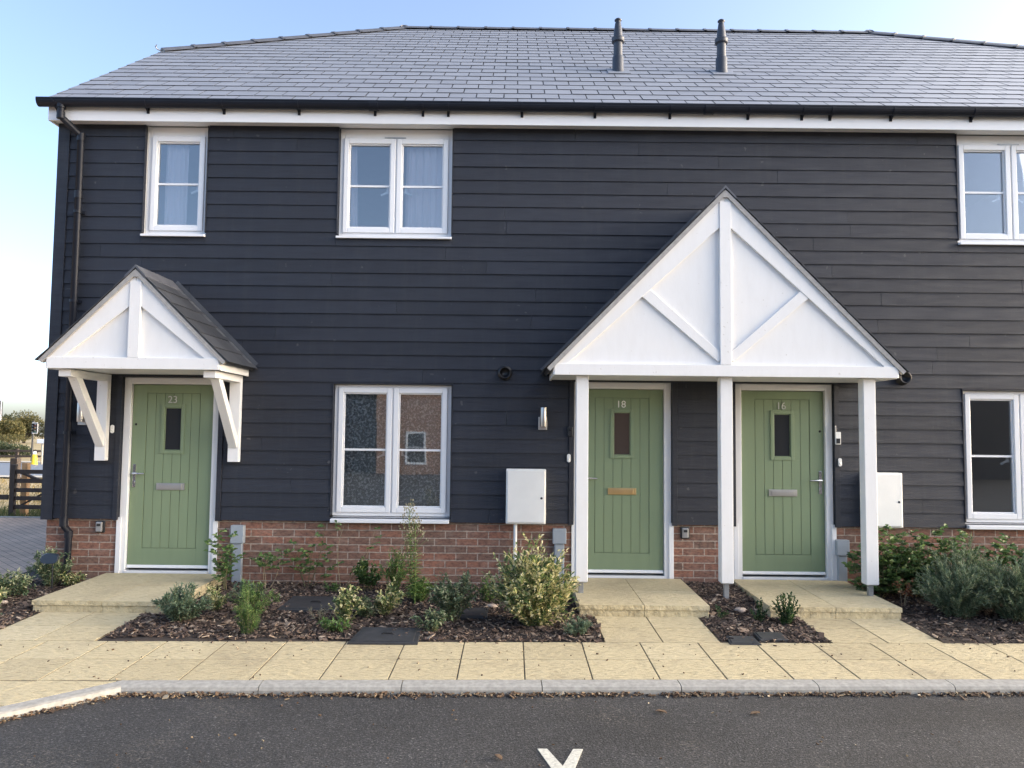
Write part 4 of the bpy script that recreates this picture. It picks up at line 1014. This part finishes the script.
# blue green and dark shrubs
shrub('hebe', 'blue green feathery bush right of the leftmost doorstep', 'shrub', (-2.77,-1.50,.02), .26,.22,.34, M['blue_leaf'], 52, 26, .034,.011, 14, .6, twigs=3, start=.15, hvar=.3)
shrub('hebe', 'low grey green cushion at the corner of the bed by the middle path', 'shrub', (.56,-1.80,.02), .19,.14,.14, M['blue_leaf'], 40, 16, .026,.007, 15, .6, twigs=2, start=.15)
shrub('dark_shrub', 'upright dark glossy little shrub on the mulch before the rightmost doorstep', 'shrub', (2.37,-1.42,.03), .135,.12,.31, M['dark_leaf'], 20, 22, .032,.019, 16, .62, twigs=0, start=.05, jit=.2, hvar=.2)
shrub('dark_shrub', 'smaller dark shrub hugging the doorstep left of the upright glossy shrub', 'shrub', (2.16,-1.33,.035), .08,.08,.20, M['dark_leaf'], 10, 14, .03,.017, 17, .6, twigs=0, start=.1)
shrub('dark_shrub', 'sparse low sprig beside the middle doorstep corner', 'shrub', (1.83,-1.25,.035), .09,.08,.12, M['dark_leaf'], 5, 8, .03,.015, 18, .5, twigs=1, start=.2)
shrub('dark_shrub', 'dense dark green shrub against the brick below the lower window', 'shrub', (-1.42,-.32,.05), .18,.13,.36, M['rose_leaf'], 18, 13, .045,.024, 19, .4, twigs=3, start=.35)
shrub('dark_shrub', 'narrow dark green upright shrub left of the tall weed', 'shrub', (-1.13,-.50,.045), .16,.12,.52, M['weed_leaf'], 18, 24, .04,.013, 20, .55, twigs=2, start=.05)
shrub('weed', 'low leafy weed in front of the two small cream shrubs', 'weed', (-1.42,-1.76,.02), .17,.08,.12, M['weed_leaf'], 9, 9, .055,.019, 22, .4, twigs=1, start=.15)
shrub('weed', 'fine feathery green weed patch at the footway left of the bark mulch centre', 'weed', (-2.10,-1.85,.015), .13,.10,.36, M['weed_leaf'], 20, 34, .035,.006, 23, .55, twigs=2, start=.05, hvar=.5)
shrub('weed', 'wispy green weed clump behind the fine feathery weed', 'weed', (-2.24,-1.30,.03), .26,.16,.34, M['weed_leaf'], 24, 26, .034,.009, 24, .5, twigs=2, start=.1, hvar=.5)
shrub('weed', 'small green weed tuft on the mulch by the nearer chamber cover wall side', 'weed', (-1.75,-.45,.045), .11,.07,.13, M['weed_leaf'], 9, 9, .04,.012, 25, .5, twigs=1, start=.1)
shrub('weed', 'green weed tuft behind the round grey green shrub', 'weed', (-.22,-.75,.04), .14,.1,.28, M['weed_leaf'], 14, 14, .04,.014, 26, .5, twigs=1, start=.1)
shrub('weed', 'leafy green weed clump at the foot of the tall weed', 'weed', (-.84,-.72,.035), .17,.12,.26, M['weed_leaf'], 16, 16, .055,.014, 27, .5, twigs=2, start=.1)
shrub('weed', 'loose wispy weed between the blue green bush and the brick wall', 'weed', (-2.45,-.85,.035), .20,.14,.24, M['blue_leaf'], 20, 20, .034,.010, 28, .5, twigs=2, start=.1, hvar=.5)
shrub('weed', 'thin dry weed stems among the bark left of the large chamber cover', 'weed', (-1.62,-1.45,.02), .16,.10,.16, M['seed'], 9, 8, .03,.006, 29, .5, twigs=1, start=.3, stemmat=M['cane'])
shrub('variegated_shrub', 'low mottled green shrub joining the two small cream shrubs', 'shrub', (-1.24,-1.33,.025), .15,.11,.20, M['euo_dull'], 16, 13, .038,.018, 30, .45, twigs=2, start=.15)
# roses: a few long canes with sparse compound leaves
def rose(label, base, canes, seed, L=.035, per=9, start=.35, cane=None, leafy=None):
    r = random.Random(seed); base = Vector(base); t = thing('rose_bush', base, label, 'rose'); ms = MB(); ml = MB()
    for c in canes:
        end = base + Vector(c[:3]); pts = curve(base + Vector((c[0]*.12, c[1]*.12, -.02)), end, r, .10, 8, c[3] if len(c) > 3 else .1)
        ms.tube(pts, [.0045*(1-.65*k/8) for k in range(9)], 6, caps=False)
        for k in range(per):
            u = start + (1-start)*(k + r.random()*.6)/per; p, d = along(pts, min(.999, u))
            a = r.random()*6.28; o = (d*.3 + Vector((math.cos(a), math.sin(a), .2))).normalized(); RL = r.uniform(.07,.13)
            tp = [p, p + o*RL*.5 + Vector((0,0,.006)), p + o*RL - Vector((0,0,.008))]; ms.tube(tp, [.0015]*3, 4, caps=False)
            for f, s in ((.45,1),(.45,-1),(.75,1),(.75,-1),(1,0)):
                q = p.lerp(tp[2], f); sd = o.cross(Vector((0,0,1))).normalized()
                leaf(ml, q, (o*.5 + sd*s*.9 if s else o) + rv(r)*.3, Vector((0,-.5,1)) + rv(r)*.5, L*1.25*r.uniform(.75,1.15), L*.8)
    ms.build('stem', cane or M['stem'], t); ml.build('foliage', leafy or M['rose_leaf'], t); return t
rose('slender leafy rose bending left beside the leftmost door', (-2.79,-.42,.045), [(-.10,-.02,.62,-.25),(-.05,-.10,.46),(.10,-.05,.40),(.02,.02,.52)], 31, .042, 10, .25)
rose('short pale rose cane topped with a tuft of leaves by the brick wall', (-2.43,-.33,.045), [(.12,.05,.36,.0),(.02,-.03,.33),(-.05,0,.30)], 32, .04, 7, .62, cane=M['cane'])
rose('sparse rose with dark leaves spread against the brick left of the pale bare canes', (-2.06,-.16,.05), [(-.12,.02,.42),(.05,-.02,.44),(.16,.02,.62),(.26,0,.27),(-.24,.02,.36)], 33, .04, 6, .3)
rose('pale almost bare rose canes forked against the brick below the window edge', (-1.72,-.17,.05), [(.02,.0,.62,.0),(.34,.02,.60,.0),(.30,-.02,.44,.0)], 34, .03, 2, .8, cane=M['cane'])
rose('tall rose with dark foliage rising behind the rightmost porch post', (3.62,-.42,.05), [(-.12,-.04,.48,-.2),(-.26,-.05,.42,-.2),(.15,0,.66),(.02,-.05,.58),(.28,.02,.62),(.2,-.1,.4),(.35,-.05,.5),(-.02,0,.36)], 35, .045, 24, .12)
rose('spreading rose below the cream meter cabinet on the right', (4.02,-.38,.05), [(-.2,0,.48),(0,-.05,.58),(.22,0,.66),(.34,-.06,.48),(.1,-.12,.42),(-.1,-.1,.35),(.42,.02,.56),(.3,.0,.36),(-.3,-.05,.40)], 36, .045, 24, .1)
rose('rose with reddish tips under the right window sill', (4.60,-.45,.05), [(-.22,-.05,.46),(-.05,.02,.62),(.2,-.05,.52),(.36,0,.6),(.02,-.1,.4),(.46,-.08,.42),(-.3,0,.55)], 37, .045, 22, .15)
rose('rose at the far right edge below the window', (5.25,-.45,.05), [(-.2,0,.5),(0,.02,.55),(.2,-.05,.5),(-.1,-.1,.4),(.35,0,.5),(-.3,-.05,.45)], 38, .045, 20, .15)
# tall weed with seed heads
def tallweed(label, base, h, seed):
    r = random.Random(seed); base = Vector(base); t = thing('tall_weed', base, label, 'weed'); ms = MB(); ml = MB(); md = MB()
    for dx, k in ((0,1),(.05,.86),(-.05,.62)):
        end = base + Vector((dx - .07*k, .02, h*k)); pts = curve(base, end, r, .03, 10); ms.tube(pts, [.005*(1-.6*i/10) for i in range(11)], 6, caps=False)
        for i in range(int(95*k)):
            u = .08 + .66*i/(95*k); p, d = along(pts, u); a = i*2.4; o = Vector((math.cos(a), math.sin(a), .55)); s = 1.15 - .6*u
            leaf(ml, p, o + rv(r)*.2, Vector((0,0,1)) + rv(r)*.3, .085*s, .012*s, droop=.4)
        for i in range(int(30*k)):
            u = .68 + .32*i/(30*k); p, d = along(pts, min(.999,u)); a = i*2.4; q = p + Vector((math.cos(a)*(1.08-u)*.28, math.sin(a)*(1.08-u)*.28, .05 + .05*r.random()))
            tp = curve(p, q, r, .1, 3); ms.tube(tp, [.0012]*4, 4, caps=False)
            for _ in range(3):
                e = q + rv(r)*.018; md.lathe(e, [(.001,0),(.0045,.004),(.005,.010),(.007,.014),(.001,.014)], 5)
    ms.build('stem', M['weed_leaf'], t); ml.build('foliage', M['weed_leaf'], t); md.build('seed_heads', M['seed'], t, kind='stuff'); return t
tallweed('tall green weed with pale seed heads reaching the lower window', (-.88,-.86,.035), .86, 41)
# the big soft bushes on the right
for b, rx_, ry_, h, n, sd, lab in (((4.02,-1.12,.03),.42,.30,.56,80,51,'wispy silver green lavender bush nearest the rightmost doorstep'),
    ((4.50,-1.20,.03),.50,.34,.62,110,52,'broad silver green lavender bush below the right window'),
    ((4.25,-.82,.04),.42,.26,.70,74,53,'tall lavender bush behind the broad one below the right window'),
    ((5.0,-1.0,.04),.46,.34,.66,90,54,'dark lavender bush cut by the right edge of the photo'),
    ((4.72,-1.58,.025),.26,.16,.26,34,55,'low lavender tuft at the footway on the far right')):
    shrub('lavender', lab, 'lavender', b, rx_, ry_, h, M['lav_leaf'] if sd != 54 else M['blue_leaf'], n, 34, .046,.0095, sd, .68, twigs=3, start=.08, jit=.25, stem_r=.0022, hvar=.45, group='lavender bushes in the right bed')
shrub('withered_plant', 'small withered plant with orange brown leaves behind the rightmost doorstep corner', 'dead plant', (3.72,-.72,.05), .10,.06,.30, M['orange_dead'], 6, 9, .035,.014, 56, .3, twigs=1, start=.6, stemmat=M['cane'])
# solar light in the left bed
t = thing('solar_light', (-4.50,-.44,.03), 'dark oval solar garden light on a thin stake in the left bed', 'garden light')
mb = MB(); mb.tube([(-4.495,-.44,.0),(-4.50,-.44,.33)], .007, 8); mb.build('stake', M['darkplastic'], t)
mb = MB()
pr = [(-4.508 + .085*math.copysign(abs(math.cos(a))**.6, math.cos(a)), -.0, .048*math.copysign(abs(math.sin(a))**.7, math.sin(a))) for a in [2*math.pi*i/24 for i in range(24)]]
mb.prism([(x, -.49+.35*z, .352+z*.95) for x, _, z in pr], (0,.03,.008)); mb.build('lamp_head', simple('dark_blue_plastic', (.018,.025,.035), .35), t, bevel=.006)

# ================================================================== BEYOND THE DRIVE
gp = Vector((-9.24, 6.3))
t = thing('field_gate', (-7.6, 6.3, -.07), 'dark brown wooden five bar gate at the end of the drive', 'gate')
mb = MB(); mb.box(-9.29,-9.20,6.24,6.32,-.2,.93); mb.build('gate_stile', M['wood_dark'], t, bevel=.006)
mb = MB(); mb.box(-6.05,-5.97,6.24,6.32,-.02,.86); mb.build('gate_stile', M['wood_dark'], t, bevel=.006)
for z in (.15,.31,.46,.63,.80):
    mb = MB(); mb.box(-9.199,-6.051,6.262,6.298,z-.038,z+.038); mb.build('rail', M['wood_dark'], t, bevel=.004)
mb = MB(); mb.bar((-9.18,6.318,.80),(-7.6,6.318,-.02+.2),.035,.075,(0,1,0)); mb.bar((-9.18,6.332,.14),(-7.7,6.332,.95),.02,.07,(0,1,0)); mb.build('gate_brace', M['wood_dark'], t)
def postobj(x, y, z0, z1, s, m, label, name='timber_post', cat='post'):
    mb = MB(); mb.box(x-s, x+s, y-s, y+s, z0, z1); return mb.build(name, m, None, bevel=.008, label=label, cat=cat)
postobj(-9.19, 6.55, -.2, .95, .055, M['wood_new'], 'orange new timber post just behind the gate')
postobj(-11.9, 12.0, -.3, .80, .09, M['wood_dark'], 'weathered dark post beyond the gate, seen between its bars')
postobj(-14.3, 14.2, -.3, .72, .10, M['wood_dark'], 'short dark post beyond the gate close to the house corner')
t = thing('rail_fence', (-11.5, 6.3, -.07), 'low dark rail fence left of the gate', 'fence')
for x in (-13.4,-11.4):
    mb = MB(); mb.box(x-.05,x+.05,6.25,6.35,-.2,.7); mb.build('post', M['wood_dark'], t)
mb = MB(); mb.bar((-13.6,6.24,.34),(-9.3,6.24,.33),.03,.09,(0,0,1)); mb.build('rail', M['wood_dark'], t)
# verge
mb = MB(); r = random.Random(61)
for _ in range(5200):
    x = r.uniform(-15,-7.2); y = r.uniform(6.0,7.6); L = r.uniform(.05,.19)
    leaf(mb, Vector((x,y,-.09)), Vector((r.gauss(0,.35),r.gauss(0,.35),1)), Vector((0,-1,.2))+rv(r)*.4, L, .011)
for _ in range(6000):
    x = r.uniform(-30,-9); y = r.uniform(7.6,19); L = r.uniform(.06,.2)
    leaf(mb, Vector((x,y,gz(y)-.03)), Vector((r.gauss(0,.4),r.gauss(0,.4),1)), Vector((0,-1,.2))+rv(r)*.4, L, .02, mat=1)
mb.build('verge_grass', [M['grass'], leafmat('dry_verge_grass', [(0,(.28,.22,.1)),(1,(.5,.4,.2))])], None, kind='stuff')
# far fence, hedge, signals, bollard, sign
t = thing('roadside_fence', (-36, 38.5, gz(38.5)), 'low dark post and rail fence across the far road', 'fence')
for i in range(12):
    x = -45+i*1.9; mb = MB(); mb.box(x-.07,x+.07,38.4,38.55,gz(38.5)-.2,gz(38.5)+.75); mb.build('post', M['wood_dark'], t)
mb = MB()
for z in (.3,.62): mb.box(-45.5,-24,38.36,38.4,gz(38.5)+z-.06,gz(38.5)+z+.06)
mb.build('rail', M['wood_dark'], t)
def bigbush(name, label, cat, c, rx, ry, rz, n, L, mat, seed, trunk=None):
    """crown of leaf clumps gathered into uneven lobes"""
    r = random.Random(seed); c = Vector(c); t = thing(name, c, label, cat); ml = MB(); lobes = []
    for _ in range(13):
        d = rv(r); d.z = abs(d.z)*.9 - .15; q = r.uniform(.3,.85); lobes.append((Vector((c.x+d.x*rx*q, c.y+d.y*ry*q, c.z+(trunk or 0)+rz*(.5+d.z*.62*q))), r.uniform(.26,.46)))
    for _ in range(n):
        lc, lr = r.choice(lobes); d = rv(r); q = r.random()**.4; p = lc + Vector((d.x*rx*lr*q, d.y*ry*lr*q, d.z*rz*lr*q))
        if p.z < c.z: continue
        leaf(ml, p, (d + rv(r)*.8), Vector((0,0,1)) + rv(r)*.7, L*r.uniform(.6,1.3), L*.6)
    if trunk is not None:
        mt = MB(); mt.tube([c-Vector((0,0,.5)), c+Vector((.1,0,trunk)), c+Vector((0,.1,trunk+rz*.6))], [rx*.07,rx*.05,rx*.02], 8, caps=False)
        for lc, lr in lobes[:7]: mt.tube([c+Vector((.05,0,trunk*.9)), lc.lerp(c+Vector((0,0,trunk+rz*.3)), .45), lc], [rx*.035,rx*.022,rx*.008], 6, caps=False)
        mt.build('trunk', M['bark_tree'], t)
    ml.build('crown' if trunk is not None else 'foliage', mat, t); return t
bigbush('roadside_bush', 'rounded green bush behind the roadside fence', 'bush', (-36.2,46,gz(46)-.1), 3.2,1.4,1.05, 3600, .16, M['tree2'], 70)
YT = 150
for i, (x, y, rx_, h, m, lab) in enumerate(((-100,150,5.6,6.7,'tree1','tall golden green tree on the left of the distant tree line'), (-94.2,158,4.6,6.0,'tree2','dull green tree right behind the golden tree on the skyline'),
        (-96.5,140,3.6,4.6,'tree1','smaller yellowing tree in front of the distant tree line'), (-91.5,150,4.4,5.6,'tree2','green tree nearest the house corner in the distant tree line'),
        (-107,156,5.5,6.6,'tree2','distant green tree cut by the left edge of the photo'), (-88,156,5,5.8,'tree2',None), (-84,160,5,6,'tree1',None))):
    zb = gz(y); h *= .74; bigbush('tree', lab or ('distant %s tree hidden behind the house corner' % ('green' if m == 'tree2' else 'yellowing')), 'tree', (x,y,zb-.3), rx_, 3.5, h*1.02, 5200, .38, M[m], 80+i, trunk=.6)
bigbush('low_scrub', 'low dry scrub along the foot of the distant trees', 'scrub', (-96,128,gz(128)-.2), 16,2.5,1.9, 5000, .28, M['tree1'], 95)
def signal(x, y, zt, hgt, face, label, ztop=None):
    z0 = gz(y); t = thing('traffic_light', (x,y,z0), label, 'traffic light'); w = hgt*.24
    mb = MB(); mb.tube([(x-w*1.9*face,y,z0-.2),(x-w*1.9*face,y,zt+.15)], .055, 10); mb.build('pole', M['darkplastic'], t)
    mb = MB(); mb.box(x-w*1.22,x+w*1.22,y-.25,y-.235,zt-hgt-.04,zt+.04); mb.build('backing_board', M['tlwhite'], t)
    mb = MB(); mb.box(x-w*1.05,x+w*1.05,y-.27,y-.251,zt-hgt,zt); mb.box(x-w*.9,x+w*.9,y-.234,y-.021,zt-hgt+.03,zt-.03); mb.bar((x,y-.02,zt-hgt*.5),(x-w*1.9*face,y+.02,zt-hgt*.5),.06,.06,(0,0,1)); hd = mb.build('signal_head', M['darkplastic'], t, bevel=.02)
    for k in range(3):
        zz = zt - hgt*(.17+.33*k); mb = MB(); mb.lathe((x,y-.271,zz), [(w*.62,0),(w*.6,.01),(w*.3,.03),(0,.035)], 14, axis='y'); mb.build('lens', [M['red_lens'],M['amber_lens'],M['green_lens']][k], hd)
        mb = MB(); vs = []
        for j in range(9):
            a = math.pi*j/8; vs += [(x+w*.72*math.cos(a),y-.272,zz+w*.72*math.sin(a)),(x+w*.72*math.cos(a),y-.45,zz+w*.68*math.sin(a)-.02)]
        mb.add(vs, [(2*j,2*j+1,2*j+3,2*j+2) for j in range(8)]); o = mb.build('visor', M['darkplastic'], hd); sm = o.modifiers.new('thickness','SOLIDIFY'); sm.thickness = .015
    return t
M['red_lens'] = simple('red_lens', (.12,.02,.015), .25); M['amber_lens'] = simple('amber_lens', (.16,.08,.01), .25); M['green_lens'] = simple('green_lens', (.02,.09,.06), .25)
signal(-26.72, 32, 2.93, .98, 1, 'traffic light cut by the left edge of the photo, nearest of the two')
signal(-28.05, 37.5, 1.81, .56, 1, 'smaller traffic light against the trees by the house corner')
t = thing('yellow_bollard', (-25.37,33,gz(33)), 'yellow traffic bollard with a white cap beside the far road', 'bollard')
mb = MB(); mb.lathe((-25.37,33,gz(33)), [(.16,0),(.17,.06),(.14,.10),(.12,.46),(.10,.54),(.0,.56)], 14); mb.build('bollard_body', M['yellow'], t)
mb = MB(); mb.lathe((-25.37,33,gz(33)+.565), [(.08,0),(.08,.12),(.04,.15),(0,.15)], 14); mb.build('cap', M['tlwhite'], t)
t = thing('sign_post', (-25.1,33.2,gz(33)), 'pale post with a small white box on top beside the yellow bollard', 'sign post')
mb = MB(); mb.tube([(-25.1,33.2,gz(33)-.1),(-25.1,33.2,.78)], .05, 10); mb.build('post', M['kerb'], t)
mb = MB(); mb.box(-25.35,-24.85,33.1,33.3,.72,.95); mb.build('sign_box', M['tlwhite'], t, bevel=.02)

# ================================================================== ACROSS THE ROAD (seen in the window glass)
def farhouse(xa, xb, y, h, wallm, label, wins, roofm):
    t = thing('facing_house', ((xa+xb)/2, y-4, RZ), label, 'house', 'houses across the road')
    mb = MB(); mb.box(xa, xb, y-8, y, -.3, h); mb.prism([(xa,y,h),(xa,y-8,h),(xa,y-4,h+2.7)], (xb-xa,0,0)); mb.build('wall', wallm, t)
    mb = MB()
    for y0, y1 in ((y+.35,y-4),(y-8.35,y-4)):
        mb.hexa([(xa-.2,y0,h-.22),(xb+.2,y0,h-.22),(xb+.2,y1,h+2.74),(xa-.2,y1,h+2.74)], [(xa-.2,y0,h-.1),(xb+.2,y0,h-.1),(xb+.2,y1,h+2.86),(xa-.2,y1,h+2.86)])
    mb.build('roof', roofm, t)
    for x0, x1, z0, z1 in wins:
        mb = MB(); frame_rect(mb, x0, x1, z0, z1, y+.002, y+.03, .08); mb.box(x0+.08,x1-.08,y+.002,y+.028,(z0+z1)/2-.02,(z0+z1)/2+.02); f = mb.build('window', M['upvc'], t)
        mb = MB(); mb.box(x0+.08,x1-.08,y+.003,y+.012,z0+.08,z1-.08); mb.build('pane', M['doorglass'], f)
farhouse(-5.3, 8.4, -22, 5.0, M['brick_far'], 'buff brick house across the road, mirrored in the lower window', [(-4.15,-3.3,.3,1.6),(-3.9,-2.9,3.3,4.5),(.2,1.5,3.3,4.5),(1.0,2.3,.7,2.0),(5.2,6.5,3.3,4.5)], M['slate_far'] if 'slate_far' in M else M.setdefault('slate_far', simple('far_roof', (.08,.08,.09), .6)))
farhouse(-19, -5.6, -23, 4.9, M['clad'], 'dark boarded house across the road on the left', [(-17,-15.8,.8,2.0),(-12,-10.8,.8,2.0),(-12,-10.8,3.3,4.5)], M['slate_far'])
farhouse(10.6, 24, -23, 4.9, M['clad'], 'dark boarded house across the road on the right', [(12.2,13.4,.8,2.0),(17,18.2,.8,2.2),(12.2,13.4,3.3,4.5)], M['slate_far'])

# ================================================================== LIGHT, SKY, CAMERA
SUN_EL, SUN_AZ = R(14), R(89)        # azimuth clockwise from the view direction (+y)
w = bpy.data.worlds.new('World'); S.world = w; w.use_nodes = True; nt = w.node_tree; nt.nodes.clear()
sky = nt.nodes.new('ShaderNodeTexSky'); sky.sky_type = 'NISHITA'; sky.sun_disc = False; sky.sun_elevation = SUN_EL; sky.sun_rotation = SUN_AZ
sky.air_density = .55; sky.dust_density = 2.3; sky.ozone_density = .3
bg = nt.nodes.new('ShaderNodeBackground'); bg.inputs[1].default_value = .15; wo = nt.nodes.new('ShaderNodeOutputWorld')
nt.links.new(sky.outputs[0], bg.inputs[0]); nt.links.new(bg.outputs[0], wo.inputs[0])
ld = bpy.data.lights.new('sun', 'SUN'); ld.energy = 1.5; ld.angle = R(110); ld.color = (1,.957,.89); lo = bpy.data.objects.new('sun', ld); COL.objects.link(lo)
L_EL, L_AZ = SUN_EL, SUN_AZ
dv = Vector((math.sin(L_AZ)*math.cos(L_EL), math.cos(L_AZ)*math.cos(L_EL), math.sin(L_EL))); lo.rotation_euler = (-dv).to_track_quat('-Z','Y').to_euler(); lo.location = dv*50
cd = bpy.data.cameras.new('camera'); cam = bpy.data.objects.new('camera', cd); COL.objects.link(cam); S.camera = cam
F = 769; pit = math.atan(47/F); rol = .0105
r0, u0, f0 = Vector((1,0,0)), Vector((0,-math.sin(pit),math.cos(pit))), Vector((0,math.cos(pit),math.sin(pit)))
rt = r0*math.cos(rol) + u0*math.sin(rol); up = -r0*math.sin(rol) + u0*math.cos(rol)
cam.matrix_world = Matrix(((rt.x,up.x,-f0.x,0),(rt.y,up.y,-f0.y,-8.1),(rt.z,up.z,-f0.z,1.65),(0,0,0,1)))
cd.sensor_fit = 'HORIZONTAL'; cd.sensor_width = 36; cd.lens = F/1024*36; cd.clip_start = .05; cd.clip_end = 5000
vs_ = S.view_settings; vs_.view_transform = 'Standard'; vs_.look = 'None'; vs_.exposure = 2.05; vs_.gamma = 1; vs_.use_curve_mapping = False
S.display_settings.display_device = 'sRGB'
S.cycles.max_bounces = 8; S.cycles.use_denoising = True; S.cycles.transparent_max_bounces = 12
